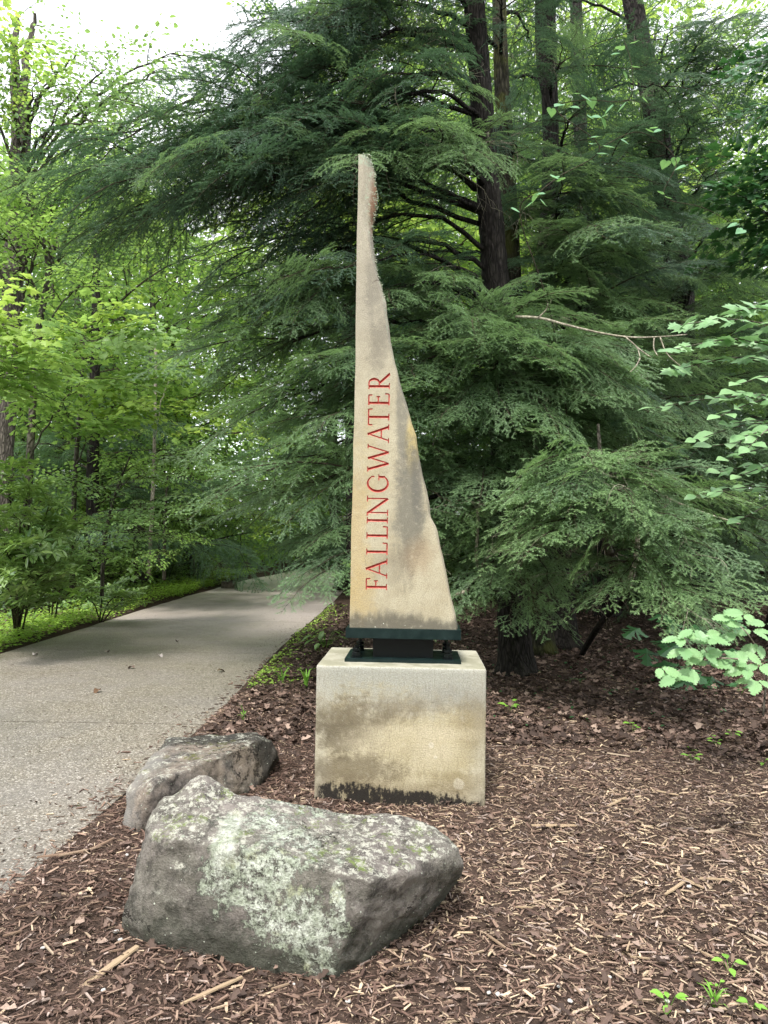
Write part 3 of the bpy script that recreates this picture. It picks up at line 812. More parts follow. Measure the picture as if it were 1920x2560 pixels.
def stone_mat(name, front=True):
    t = NT(name)
    x, y, z = t.sep()
    geo = t.n('ShaderNodeNewGeometry'); up = t.sep(geo.outputs['Normal'])[2]
    n1 = t.noise(4, 7, .7); n2 = t.noise(16, 7, .75); n3 = t.noise(80, 4, .8)
    c = t.mix(t.ramp(n1, .35, .65), (.115, .10, .092), (.25, .22, .198))
    c = t.mix(t.ramp(t.noise(2.3, 6, .7, t.mapv((1, 1, 1), (4, 2, 1))), .42, .62, 0, .6), c, (.15, .145, .115))
    c = t.mix(t.ramp(n2, .38, .52, .6, 0), c, (.042, .038, .034))
    c = t.mix(t.ramp(n3, .52, .68, 0, .45), c, (.36, .33, .29))
    c = t.mix(t.ramp(n3, .46, .32, 0, .4), c, (.03, .027, .024))
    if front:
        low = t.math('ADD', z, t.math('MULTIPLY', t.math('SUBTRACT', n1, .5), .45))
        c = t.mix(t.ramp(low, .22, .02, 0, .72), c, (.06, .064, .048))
        w = t.noise(8, 8, .82)
        m1 = t.blob(.00, .31, .19, .11, .10, w, 2.3)
        m2 = t.blob(.12, .19, .14, .10, .10, w, 2.6)
        m2b = t.blob(.275, .24, .030, .12, .14, w, 1.4)
        m3 = t.blob(.22, .05, .08, .05, .2, t.noise(11, 7, .8), 2.2)
        m4 = t.blob(-.14, .38, .05, .055, .25, w, .8)
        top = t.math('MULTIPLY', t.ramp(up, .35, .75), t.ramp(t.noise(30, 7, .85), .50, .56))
        li = t.math('MAXIMUM', t.math('MAXIMUM', m1, m2), t.math('MAXIMUM', m3, m2b))
        li = t.math('MULTIPLY', li, t.ramp(t.noise(26, 8, .88), .445, .475))
        li = t.math('MAXIMUM', li, t.math('MULTIPLY', m4, .75))
    else:
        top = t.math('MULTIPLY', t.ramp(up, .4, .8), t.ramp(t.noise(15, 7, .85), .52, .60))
        li = t.ramp(t.noise(5, 8, .85, t.mapv((1, 1, 1), (9, 1, 3))), .62, .65)
        c = t.mix(t.math('MULTIPLY', t.ramp(n1, .4, .6), .45), c, (.25, .185, .13))
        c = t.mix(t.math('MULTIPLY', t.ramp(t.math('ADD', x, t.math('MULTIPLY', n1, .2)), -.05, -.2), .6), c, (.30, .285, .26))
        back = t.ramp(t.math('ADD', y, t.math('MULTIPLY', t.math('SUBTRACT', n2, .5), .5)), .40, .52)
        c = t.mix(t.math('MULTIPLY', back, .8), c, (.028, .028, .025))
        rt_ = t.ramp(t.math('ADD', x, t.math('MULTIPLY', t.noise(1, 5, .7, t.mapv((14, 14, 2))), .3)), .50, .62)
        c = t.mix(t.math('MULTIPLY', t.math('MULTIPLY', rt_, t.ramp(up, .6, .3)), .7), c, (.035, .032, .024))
    wv = t.n('ShaderNodeVectorMath', operation='ADD'); t.put(wv.inputs[0], t.obj()); sc_ = t.n('ShaderNodeVectorMath', operation='SCALE'); t.put(sc_.inputs[0], t.noise(6, 5, .7, col=True)); sc_.inputs['Scale'].default_value = .35; t.put(wv.inputs[1], sc_.outputs[0])
    ck = t.vor(2.6, wv.outputs[0], 'DISTANCE_TO_EDGE')
    crack_ = t.math('MULTIPLY', t.ramp(ck, .018, .004), t.ramp(t.noise(2.2, 3), .48, .56))
    c = t.mix(t.math('MULTIPLY', crack_, .85), c, (.02, .018, .016))
    vo = t.vor(17); vo2 = t.vor(42)
    ros = t.ramp(t.math('ADD', vo, t.math('MULTIPLY', n2, .14)), .185, .165)
    ros = t.math('MULTIPLY', ros, t.ramp(t.sep(t.vor(17, out='Color'))[0], .62, .63))
    ros2 = t.math('MULTIPLY', t.ramp(t.math('ADD', vo2, t.math('MULTIPLY', n3, .14)), .22, .19), t.ramp(t.sep(t.vor(42, out='Color'))[0], .74, .75))
    li = t.math('MAXIMUM', li, t.math('MAXIMUM', ros, ros2))
    pale = t.mix(t.ramp(n2, .4, .6), (.42, .46, .36), (.74, .77, .67))
    pale = t.mix(t.ramp(t.noise(9, 6, .7), .52, .64, 0, .6), pale, (.36, .36, .19))
    pale = t.mix(t.ramp(n3, .42, .56, .5, 0), pale, (.13, .13, .10))
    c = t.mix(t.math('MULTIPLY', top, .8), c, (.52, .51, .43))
    c = t.mix(t.math('MULTIPLY', li, .92), c, pale)
    moss = t.math('MULTIPLY', t.ramp(up, .45, .8), t.ramp(t.noise(7.5, 6, .75, t.mapv((1, 1, 1), (2, 5, 1))), .54, .62))
    moss = t.math('MULTIPLY', moss, t.ramp(t.noise(55, 5, .85), .44, .54))
    c = t.mix(t.math('MULTIPLY', moss, .85), c, (.15, .20, .05) if front else (.11, .115, .03))
    h = t.math('ADD', t.math('MULTIPLY', n2, 1.1), t.math('ADD', n3, t.math('MULTIPLY', li, .35)))
    h = t.math('SUBTRACT', h, crack_)
    return t.bsdf(c, .93, t.bump(h, 1.0, .014), .15)
M['rock_front'] = stone_mat('lichened_rock', True)
M['rock_back'] = stone_mat('streaked_rock', False)

def P3(px, py, z_):
    return G(px, py, z_)          # point at height z_ seen at this pixel
H1 = [  # left base, front base, right base
 G(322, 2390, -.06) , G(382, 2425, -.06), G(560, 2462, -.06), G(830, 2490, -.06), G(935, 2440, -.06), G(1090, 2285, -.06), G(1150, 2215, -.06),
 P3(308, 2273, .12), P3(330, 2195, .22), P3(358, 2080, .38), P3(385, 2020, .44), P3(408, 1988, .47), P3(620, 1990, .46), P3(740, 2000, .44),
 P3(880, 2015, .42), P3(995, 2035, .40), P3(1076, 2072, .36), P3(1128, 2108, .30), P3(1140, 2125, .31), P3(1152, 2160, .26), P3(1150, 2200, .10), G(1128, 2245, -.06),
 P3(930, 2204, .33), P3(700, 2140, .385), P3(520, 2110, .40), P3(375, 2090, .40),
 P3(850, 2380, .10), P3(940, 2300, .16), P3(350, 2330, .10),
 Vector((-.85, 3.35, -.06)), Vector((.25, 3.62, -.06)), Vector((-.8, 3.28, .40)), Vector((.2, 3.45, .22))]
H1b = [P3(497, 1938, .535), P3(518, 1940, .53), P3(445, 1992, .465), P3(585, 1988, .455), P3(470, 2060, .40), P3(560, 2055, .41), P3(500, 1990, .36), P3(420, 2000, .44), P3(545, 1968, .49), P3(480, 1960, .50), P3(505, 2010, .47)]
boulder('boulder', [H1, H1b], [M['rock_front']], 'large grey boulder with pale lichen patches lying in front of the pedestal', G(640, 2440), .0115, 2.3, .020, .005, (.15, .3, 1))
H2 = [G(300, 2095, -.05), G(330, 2110, -.05), G(460, 2060, -.05), G(640, 1990, -.05), G(672, 1935, -.05), G(700, 1905, -.05),
 P3(318, 1967, .16), P3(345, 1932, .215), P3(400, 1880, .235), P3(445, 1850, .24), P3(545, 1829, .25), P3(645, 1827, .265), P3(683, 1851, .22), P3(694, 1895, .12),
 P3(640, 1848, .28), P3(610, 1868, .265), P3(460, 1925, .24), P3(390, 1955, .235), P3(372, 1990, .18), P3(640, 1975, .02), P3(420, 1850, .15)]
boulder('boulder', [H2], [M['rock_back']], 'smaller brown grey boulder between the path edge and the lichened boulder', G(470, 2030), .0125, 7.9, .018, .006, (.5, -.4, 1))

# ------------------------------------------------------------------ vegetation: building blocks
NEEDLE_V = np.array([[0, -.5, 0], [0, .5, 0], [1, 0, 0]]); NEEDLE_T = np.array([[0, 1, 2]])
def hemlock_bough(name, L, seed, mat, nl=.016, nw=.0046, gap=.0058, dense=1.0, droop=.18, lat=.44, sub=.025):
    """flat spray: axis, side twigs, small twigs, rows of needles. starts at 0, runs along +x"""
    g = rng(seed); b = MB()
    n = 14
    xs_ = np.linspace(0, L, n)
    side = np.cumsum(g.normal(0, .010, n)) * L
    ax = np.stack([xs_, side, .06 * L * np.sin(xs_ / L * 2.2) - droop * L * (xs_ / L) ** 2.2], -1)
    V, T = tube(ax, np.linspace(.0055 * L + .002, .0012, n), 5); b.add(V, T, 1)
    def at(u):
        return np.array([np.interp(u * L, xs_, ax[:, k]) for k in range(3)])
    seg_p = []; seg_d = []; seg_l = []; seg_tip = []
    u = .10; sgn = 1
    while u < .99:
        env = min(1, (u - .02) / .28) * (1 - u) ** .75 * 1.25 + .06
        l = L * lat * env * g.uniform(.45, 1.3)
        if g.random() < .14:
            u += .05 * g.random() / L; sgn = -sgn; continue
        ang = R(60 - 22 * u + g.normal(0, 11)) * sgn
        p0 = at(u)
        d = np.array([math.cos(ang), math.sin(ang), g.normal(0, .10)])
        m = max(3, int(l / .05)); pts = [p0]; dd = d.copy()
        for i in range(m):
            dd = unit(dd + np.array([.05, g.normal(0, .03), -.05 * (1 + i * .14) + g.normal(0, .03)]))
            pts.append(pts[-1] + dd * l / m)
        pts = np.array(pts)
        V, T = tube(pts, np.linspace(.0022, .0007, len(pts)), 3, closed_end=False); b.add(V, T, 1)
        # the twig itself carries needles
        for i in range(m):
            seg_p.append(pts[i]); seg_d.append(unit(pts[i + 1] - pts[i])); seg_l.append(l / m); seg_tip.append(.25 + .75 * (i / m) * (u))
        k = sub / dense; s2 = k; sg2 = 1
        while s2 < l * .98:
            f = s2 / l * m; i = min(int(f), m - 1); q = pts[i] + (pts[i + 1] - pts[i]) * (f - i); dv = unit(pts[i + 1] - pts[i])
            if g.random() < .18: s2 += k; sg2 = -sg2; continue
            l2 = (.030 + .30 * l * (1 - s2 / l) ** .8 * min(1, s2 / l / .2)) * g.uniform(.35, 1.35)
            l2 = min(l2, .19)
            a2 = R(46 + g.normal(0, 13)) * sg2
            pv = np.array([-dv[1], dv[0], 0]); pv = unit(pv)
            e = unit(dv * math.cos(a2) + pv * math.sin(a2) + np.array([0, 0, g.normal(-.10, .13)]))
            nn = max(1, int(l2 / .06))
            qq = q.copy()
            for j in range(nn):
                e = unit(e + np.array([0, 0, -.10]))
                seg_p.append(qq.copy()); seg_d.append(e.copy()); seg_l.append(l2 / nn); seg_tip.append(.35 + .65 * ((j + 1) / nn) * (.4 + .6 * s2 / l))
                qq = qq + e * l2 / nn
            s2 += k * g.uniform(.7, 1.3); sg2 = -sg2
        u += (.033 / L) / dense * g.uniform(.7, 1.3) * (1.1 if L < 1 else 1); sgn = -sgn
    P = np.array(seg_p); D = np.array(seg_d); LL = np.array(seg_l); TP = np.array(seg_tip)
    cnt = np.maximum(2, (LL / gap * 2).astype(int)); idx = np.repeat(np.arange(len(P)), cnt); N = len(idx)
    first = np.cumsum(cnt) - cnt; r_ = (np.arange(N) - np.repeat(first, cnt)) / np.repeat(cnt, cnt)
    pos = P[idx] + D[idx] * (r_ * LL[idx])[:, None]
    d = D[idx]; pv = unit(np.stack([-d[:, 1], d[:, 0], np.zeros(N)], -1))
    sgn = np.where(np.arange(N) % 2 == 0, 1, -1)
    dirn = unit(d * .45 + pv * (sgn * g.uniform(.6, 1.0, N))[:, None] + np.stack([np.zeros(N), np.zeros(N), g.normal(.05, .28, N)], -1))
    up = np.stack([g.normal(0, .35, N), g.normal(0, .35, N), np.ones(N)], -1)
    ln = nl * g.uniform(.7, 1.15, N)
    V, T = place_many(NEEDLE_V, NEEDLE_T, pos, dirn, up, np.stack([ln, np.full(N, nw), ln], -1))
    tint = np.clip(g.normal(.38, .16, N) + .35 * (TP[idx] - .5) + .25 * (TP[idx] > .9) * r_, 0, 1)
    b.add(V, T, 0, np.repeat(tint[:, None].repeat(3, 1), 3, 0))
    return b.mesh(name, [mat, M['twig']])

def leaf_proto(kind):
    if kind == 'ovate':
        V = [[0, 0, 0], [.28, 0, .01], [.60, 0, .0], [1, 0, -.10], [.14, .16, .03], [.36, .29, .06], [.62, .25, .04], [.84, .11, -.03], [.14, -.16, .03], [.36, -.29, .06], [.62, -.25, .04], [.84, -.11, -.03]]
        T = [[0, 1, 4], [4, 1, 5], [1, 2, 5], [5, 2, 6], [2, 3, 7], [2, 7, 6], [0, 8, 1], [8, 9, 1], [1, 9, 2], [9, 10, 2], [2, 11, 3], [2, 10, 11]]
    elif kind == 'narrow':
        V = [[0, 0, 0], [.3, 0, 0], [.7, 0, -.05], [1, 0, -.16], [.25, .11, .03], [.6, .135, .0], [.86, .07, -.08], [.25, -.11, .03], [.6, -.135, .0], [.86, -.07, -.08]]
        T = [[0, 1, 4], [1, 5, 4], [1, 2, 5], [2, 6, 5], [2, 3, 6], [0, 7, 1], [1, 7, 8], [1, 8, 2], [2, 8, 9], [2, 9, 3]]
    elif kind == 'maple':
        a = [(0, 0), (.08, .30), (-.06, .52), (.22, .40), (.36, .60), (.46, .34), (.62, .42), (.66, .20), (1, 0)]
        rim = [(x_, y_) for x_, y_ in a] + [(x_, -y_) for x_, y_ in a[-2:0:-1]]
        V = [[.32, 0, .05]] + [[x_, y_, -.10 * (abs(y_) * 1.2 + max(0, x_ - .5))] for x_, y_ in rim]
        n = len(rim); T = [[0, 1 + i, 1 + (i + 1) % n] for i in range(n)]
        T = [[t_[0], t_[2], t_[1]] for t_ in T]
    elif kind == 'heart':
        a = [(.05, 0), (-.08, .16), (.0, .36), (.22, .46), (.48, .38), (.75, .18), (1, 0)]
        rim = a + [(x_, -y_) for x_, y_ in a[-2:0:-1]]
        V = [[.3, 0, -.03]] + [[x_, y_, .05 - .12 * max(0, x_ - .4) + .04 * abs(y_)] for x_, y_ in rim]
        n = len(rim); T = [[0, 1 + (i + 1) % n, 1 + i] for i in range(n)]
    elif kind == 'serrate':     # toothed leaflet with raised side veins
        V = []; T = []; n = 7
        for i in range(n + 1):
            u = i / n; V.append([u, 0, .02 * math.sin(3 * u) - .10 * u * u])
        for sg in (1, -1):
            base = len(V)
            for i in range(n):
                u = (i + .35) / n; w_ = .27 * math.sin(math.pi * (u ** .78)) ** .8 + .02
                V.append([u + .0, sg * w_ * .86, .05 - .10 * u * u + .012 * (i % 2)]); V.append([u + .13, sg * w_ * 1.04, .035 - .10 * u * u])
            for i in range(n):
                a0, b0 = base + 2 * i, base + 2 * i + 1
                tr = [[i, i + 1, a0], [i + 1, b0, a0]]
                if i < n - 1: tr.append([i + 1, base + 2 * i + 2, b0])
                T += tr if sg > 0 else [[q[0], q[2], q[1]] for q in tr]
    elif kind == 'oak':
        a = [(0, 0), (.08, .10), (.10, .36), (.02, .46), (.22, .44), (.30, .22), (.40, .20), (.46, .42), (.62, .40), (.60, .18), (.72, .14), (.84, .22), (1, 0)]
        rim = a + [(x_, -y_) for x_, y_ in a[-2:0:-1]]
        V = [[.35, 0, .04], [.7, 0, .0]] + [[x_, y_, -.25 * abs(y_) - .2 * max(0, x_ - .6)] for x_, y_ in rim]
        n = len(rim); T = []
        for i in range(n):
            c_ = 0 if (rim[i][0] + rim[(i + 1) % n][0]) / 2 < .55 else 1
            T.append([c_, 2 + (i + 1) % n, 2 + i])
        T += [[0, 1, 2 + 9], [1, 0, 2 + n - 9]]
    elif kind == 'blade':
        V = [[0, -.03, 0], [0, .03, 0], [.35, .035, .35], [.35, -.035, .35], [.7, .02, .5], [.7, -.02, .5], [1, 0, .38]]
        T = [[0, 1, 2], [0, 2, 3], [3, 2, 4], [3, 4, 5], [5, 4, 6]]
    elif kind == 'quad':
        V = [[0, 0, 0], [.45, .3, .05], [1, 0, -.06], [.45, -.3, .05]]; T = [[0, 2, 1], [0, 3, 2]]
    return np.array(V, float), np.array(T, int)
LP = {k: leaf_proto(k) for k in ('ovate', 'narrow', 'maple', 'heart', 'serrate', 'oak', 'quad', 'blade')}

def leaf_spray(name, L, seed, mat, kind='ovate', size=.09, n_twig=9, leaf_gap=.06, droop=.10, flat=.28, twig_len=.45, whorl=False):
    g = rng(seed); b = MB(); n = 10
    xs_ = np.linspace(0, L, n)
    ax = np.stack([xs_, np.cumsum(g.normal(0, .015, n)) * L, .12 * L * np.sin(xs_ / L * 2) - droop * L * (xs_ / L) ** 2], -1)
    V, T = tube(ax, np.linspace(.006 * L + .002, .0015, n), 5); b.add(V, T, 1)
    PP = []; DD = []; SS = []
    for i in range(n_twig + 1):
        u = .12 + .88 * i / n_twig
        p = np.array([np.interp(u * L, xs_, ax[:, k]) for k in range(3)])
        sg = 1 if i % 2 else -1
        l = L * twig_len * (1.05 - u * .75) * g.uniform(.6, 1.2)
        if i == n_twig: ang = 0; l = L * .15
        else: ang = R(g.uniform(38, 68)) * sg
        d = unit(np.array([math.cos(ang), math.sin(ang), g.normal(.05, .18)])); pts = [p]; m = 5
        for j in range(m):
            d = unit(d + np.array([.04, g.normal(0, .08), -.05 + g.normal(0, .03)])); pts.append(pts[-1] + d * l / m)
        pts = np.array(pts); V, T = tube(pts, np.linspace(.0028, .001, m + 1), 3, closed_end=False); b.add(V, T, 1)
        s_ = leaf_gap * .5; k = 0
        tot = l
        if whorl: s_ = l
        while s_ <= tot:
            f = s_ / l * m; q = min(int(f), m - 1); pos = pts[q] + (pts[q + 1] - pts[q]) * (f - q); dv = unit(pts[q + 1] - pts[q])
            if whorl:
                nw_ = g.integers(7, 11)
                for w_ in range(nw_):
                    az = 2 * math.pi * w_ / nw_ + g.normal(0, .15)
                    PP.append(pos); DD.append([math.cos(az), math.sin(az), g.uniform(-.25, .55)]); SS.append(size * g.uniform(.75, 1.15))
                break
            a2 = (1 if k % 2 else -1) * R(g.uniform(35, 75)); pv = unit(np.array([-dv[1], dv[0], 0]))
            PP.append(pos); DD.append(dv * math.cos(a2) + pv * math.sin(a2) + np.array([0, 0, g.normal(-.12, .2)])); SS.append(size * g.uniform(.65, 1.15))
            s_ += leaf_gap * g.uniform(.7, 1.3); k += 1
        if not whorl:
            PP.append(pts[-1]); DD.append(unit(pts[-1] - pts[-2]) + np.array([0, 0, -.1])); SS.append(size * g.uniform(.8, 1.2))
    PP = np.array(PP); DD = unit(np.array(DD)); SS = np.array(SS); N = len(PP)
    up = np.stack([g.normal(0, flat, N), g.normal(0, flat, N), np.ones(N)], -1)
    pv_, pt_ = LP[kind]
    V, T = place_many(pv_, pt_, PP + DD * .012, DD, up, SS)
    tint = np.clip(g.normal(.5, .2, N), 0, 1)
    b.add(V, T, 0, np.repeat(tint[:, None].repeat(3, 1), len(pv_), 0))
    return b.mesh(name, [mat, M['twig']])

# shared meshes
HB = {
 'big': [hemlock_bough('bough', 1.5, 20 + i, M['needle'], dense=.85) for i in range(3)],
 'med': [hemlock_bough('bough', 1.0, 30 + i, M['needle'], dense=.95) for i in range(3)],
 'light': [hemlock_bough('bough', .95, 35 + i, M['needle_light'], nl=.016, nw=.0044, gap=.0055) for i in range(3)],
 'small': [hemlock_bough('bough', .62, 40 + i, M['needle_light'], nl=.014, nw=.0036, gap=.006, dense=1.05) for i in range(3)],
 'dark': [hemlock_bough('bough', 1.4, 50 + i, M['needle_dark'], dense=.80, nl=.018, nw=.0054, gap=.0080, droop=.34) for i in range(3)],
 'far': [hemlock_bough('bough', 1.9, 60 + i, M['needle_far'], dense=.7, nl=.028, nw=.010, gap=.014, sub=.04, droop=.24) for i in range(2)],
}
HB.update({
 'maple': [leaf_spray('leafy_branch', .95, 70 + i, M['leaf_bright'], 'maple', .12, 9, .085) for i in range(2)],
 'maple_y': [leaf_spray('leafy_branch', .95, 74 + i, M['leaf_yellow'], 'maple', .12, 9, .08) for i in range(2)],
 'maple_d': [leaf_spray('leafy_branch', .9, 77 + i, M['leaf_dark'], 'maple', .13, 8, .085) for i in range(2)],
 'ovate': [leaf_spray('leafy_branch', 1.0, 80 + i, M['leaf_bright'], 'ovate', .10, 10, .06) for i in range(2)],
 'ovate_m': [leaf_spray('leafy_branch', 1.0, 84 + i, M['leaf_mid'], 'ovate', .085, 10, .055, flat=.2, droop=.05) for i in range(2)],
 'ovate_t': [leaf_spray('leafy_branch', 1.3, 86 + i, M['leaf_mid'], 'ovate', .11, 8, .12, flat=.5, droop=.2) for i in range(2)],
 'farb': [leaf_spray('leafy_branch', 2.2, 90 + i, M['leaf_bright'], 'quad', .20, 13, .10, flat=.5) for i in range(2)],
 'fary': [leaf_spray('leafy_branch', 2.2, 93 + i, M['leaf_yellow'], 'quad', .20, 13, .10, flat=.5) for i in range(2)],
 'farm': [leaf_spray('leafy_branch', 2.2, 96 + i, M['leaf_mid'], 'quad', .20, 13, .10, flat=.5) for i in range(2)],
 'rhodo': [leaf_spray('leafy_branch', .55, 98 + i, M['rhodo'], 'narrow', .15, 5, .1, whorl=True, flat=.3) for i in range(2)],
 'shrub': [leaf_spray('leafy_branch', .6, 101 + i, M['leaf_mid'], 'ovate', .075, 8, .05, flat=.3) for i in range(2)],
 'shrub_b': [leaf_spray('leafy_branch', .6, 104 + i, M['leaf_bright'], 'ovate', .08, 8, .055, flat=.3) for i in range(2)],
})
HL = {'maple': .95, 'maple_y': .95, 'maple_d': .9, 'ovate': 1.0, 'ovate_m': 1.0, 'ovate_t': 1.3, 'farb': 2.2, 'fary': 2.2, 'farm': 2.2, 'rhodo': .55, 'shrub': .6, 'shrub_b': .6,
 'big': 1.5, 'med': 1.0, 'light': .95, 'small': .62, 'dark': 1.4, 'far': 1.9}
print('tris', {k: [len(m.polygons) for m in v] for k, v in HB.items()})

def arrays(me):
    n = len(me.vertices); V = np.empty(n * 3); me.vertices.foreach_get('co', V)
    T = np.empty(len(me.loops), np.int32); me.loops.foreach_get('vertex_index', T)
    mi = np.empty(len(me.polygons), np.int32); me.polygons.foreach_get('material_index', mi)
    C = np.empty(n * 4, np.float32); me.color_attributes['tint'].data.foreach_get('color', C)
    return V.reshape(-1, 3), T.reshape(-1, 3), mi, C.reshape(-1, 4)[:, :3]
def frame(d, up=(0, 0, 1), roll=0.0, scale=1.0):
    X = Vector(d).normalized(); U = Vector(up)
    Y = U.cross(X).normalized(); Z = X.cross(Y)
    m = Matrix((X, Y, Z)).transposed().to_4x4()
    return m @ Matrix.Rotation(roll, 4, 'X') @ Matrix.Scale(scale, 4)

NB = [0]
def composite(name, kind, L, n, seed, spread=1.0, r0=.03, upright=False):
    """a whole side branch with its sprays as one mesh, for copies farther back"""
    g = rng(seed); b = MB(); mats = list(HB[kind][0].materials)
    P = curve_pts([(0, 0, 0), (L * .4, g.normal(0, .1), L * .08), (L * .75, g.normal(0, .12), L * .10), (L, 0, L * .04)], 10)
    V, T = tube(P, np.linspace(r0, r0 * .3, 10), 5); b.add(V, T, 1)
    cache = [arrays(m) for m in HB[kind]]
    for i in range(n):
        u = .12 + .86 * i / max(1, n - 1); f = u * 8.99; k = int(f); p = Vector(P[k] + (P[k + 1] - P[k]) * (f - k))
        a = R(g.uniform(25, 70)) * (1 if i % 2 else -1) * spread if u < .92 else 0
        m = frame((math.cos(a), math.sin(a), g.normal(-.05, .22)), (g.normal(0, .3), g.normal(0, .3), 1), 0, g.uniform(.65, 1.05)); m.translation = p
        V, T, mi, C = cache[int(g.integers(len(cache)))]
        mm = np.array(m); V2 = V @ mm[:3, :3].T + mm[:3, 3]
        for q in (0, 1):
            pass
        b.V.append(V2); b.T.append(T + b.n); b.M.append(mi); b.C.append(C.astype(float)); b.n += len(V2)
    return b.mesh(name, mats)
def blocked(p):
    """keep foliage out of the stone, the camera and the open space before them"""
    x, y, z = p
    if y < 3.0: return True
    if y < 5.25 and -.75 < x < .75: return True
    if y < 5.0 and x < .9: return True
    return False
def add_bough(parent, kind, base, d, g, scale=1.0, up=(0, 0, 1), name='bough'):
    base = Vector(base); d = Vector(d).normalized()
    L = HL[kind] * scale
    tip = base + d * L
    if blocked(tip) or blocked(base + d * L * .6): return None
    if tip.z < .02 or (tip.z < .12 and base.z < .9 and kind in ('big', 'med', 'dark', 'small', 'far')):
        return None
    if kind in MIXK: kind = str(g.choice(MIXK[kind][0], p=MIXK[kind][1])); scale *= L / scale / HL[kind] if kind != 'small' else 1.3
    me = HB[kind][int(g.integers(len(HB[kind])))]
    o = link(me.name.split('.')[0], me, parent)
    m = frame(d, up, g.normal(0, .36), scale)
    m.translation = base - parent_origin[parent.name]
    o.matrix_basis = m
    NB[0] += 1
    return o
parent_origin = {}

def limb(tree, g, start, end, n=10, kind='big', r0=.03, sag=.10, spread=.75, smin=.7, smax=1.1, matw=None, up0=.12, first=.22, exact=True):
    """a main branch: curved tube with flat boughs down both sides"""
    start = Vector(start); end = Vector(end); org = parent_origin[tree.name]
    if exact:
        v = end - start; end = end - v.normalized() * min(HL[kind] * .55, v.length * .4)
    v = end - start; Ln = v.length
    mid1 = start.lerp(end, .35) + Vector((0, 0, Ln * up0)); mid2 = start.lerp(end, .72) + Vector((0, 0, Ln * (up0 - sag * .2)))
    side = Vector((-v.y, v.x, 0)).normalized() * Ln * g.normal(0, .04)
    P = curve_pts([start, mid1 + side, mid2 + side * .5, end], 16)
    P[1:-1] += g.normal(0, .012 * Ln ** .5, (14, 3))
    V, T = tube(P - np.array(org), np.linspace(r0, r0 * .22, 16), 6, wob=.08, seed=int(g.integers(1e6)))
    o = link('limb', tri_mesh('limb', V, T, [matw or M['bark_hemlock']], smooth=True), tree)
    for i in range(n):
        u = first + (1 - first) * (i + g.uniform(-.3, .3)) / max(1, n - 1); u = min(max(u, .1), .99)
        f = u * 15; k = min(int(f), 14); p = P[k] + (P[k + 1] - P[k]) * (f - k); dv = Vector(P[k + 1] - P[k]).normalized()
        sg = 1 if i % 2 else -1
        a = R(g.uniform(30, 72)) * sg * spread if u < .93 else g.normal(0, .2)
        h = Vector((dv.x, dv.y, 0)).normalized()
        d = Vector((h.x * math.cos(a) - h.y * math.sin(a), h.x * math.sin(a) + h.y * math.cos(a), g.normal(-.10, .12) + dv.z * .5))
        sc = g.uniform(smin, smax) * (1.0 if u > .4 else .85)
        add_bough(tree, kind, p, d, g, sc)
    if kind in ('big', 'light', 'med', 'dark') and tree.name != 'x':
        for i in range(1 if kind == 'dark' else 2):
            k = int(g.integers(3, 13)); a = g.uniform(0, 6.28)
            add_bough(tree, 'dead', P[k], (math.cos(a), math.sin(a), g.uniform(-.8, .3)), g, g.uniform(.5, 1.1))
    return o

def trunk_mesh(P, r, mat, sides=20, n=60, wob=.06, seed=1, flare=.5, org=(0, 0, 0)):
    Q = curve_pts(P, n); t_ = np.linspace(0, 1, n)
    rr = np.interp(t_, np.linspace(0, 1, len(r)), r)
    hz = Q[:, 2]; rr = rr * (1 + flare * np.exp(-np.clip(hz, 0, 9) / .14))
    V, T = tube(Q - np.array(org), rr, sides, wob=wob, seed=seed)
    return tri_mesh('trunk', V, T, [mat], smooth=True), Q

def new_tree(name, label, cat, P, r, mat, group=None, **kw):
    org = Vector(P[0]); org.z = 0
    root = link(name, None, label=label, cat=cat, group=group); root.location = org
    parent_origin[root.name] = org
    me, Q = trunk_mesh([Vector(p) for p in P], r, mat, org=org, **kw)
    link('trunk', me, root)
    return root, Q
def on_trunk(Q, z_):
    i = np.argmin(abs(Q[:, 2] - z_)); return Vector(Q[i])
def auto_limbs(tree, Q, seed, z0, z1, step, length, kind='big', n=9, az=None, slope=(-.05, .25), r0=.03, lfac=None):
    g = rng(seed); z_ = z0; a = g.uniform(0, 6.28)
    while z_ < z1:
        a = a + 2.4 + g.normal(0, .3) if az is None else R(g.uniform(*az))
        l = length * (lfac(z_) if lfac else 1) * g.uniform(.75, 1.15)
        s = on_trunk(Q, z_); up = g.uniform(*slope)
        e = s + Vector((math.cos(a) * l, math.sin(a) * l, l * up))
        if e.z < .5: e.z = .5
        if not blocked(e): limb(tree, g, s, e, n, kind, r0)
        z_ += step * g.uniform(.7, 1.3)

def dead_twig(seed):
    g = rng(seed); b = MB()
    def grow(p, d, l, r, lev):
        pts = [p]; m = 6
        for j in range(m):
            d = unit(d + g.normal(0, .16, 3) + np.array([0, 0, -.03])); pts.append(pts[-1] + d * l / m)
        V, T = tube(np.array(pts), np.linspace(r, r * .45, m + 1), 4); b.add(V, T, 0)
        if lev < 2:
            for j in range(4 - lev):
                k = int(g.integers(2, m + 1)); grow(pts[k], unit(d + g.normal(0, .55, 3)), l * g.uniform(.35, .6), r * .55, lev + 1)
    grow(np.zeros(3), np.array([1., 0, 0]), .8, .0055, 0)
    return b.mesh('dead_twig', [M['dead_wood']])
HB['dead'] = [dead_twig(170 + i) for i in range(4)]; HL['dead'] = .8
MIXK = {'big': (['big', 'med', 'dark'], [.74, .18, .08]), 'light': (['light', 'med', 'small'], [.62, .28, .10]), 'med': (['med', 'light'], [.8, .2]), 'dark': (['dark', 'big'], [.86, .14])}
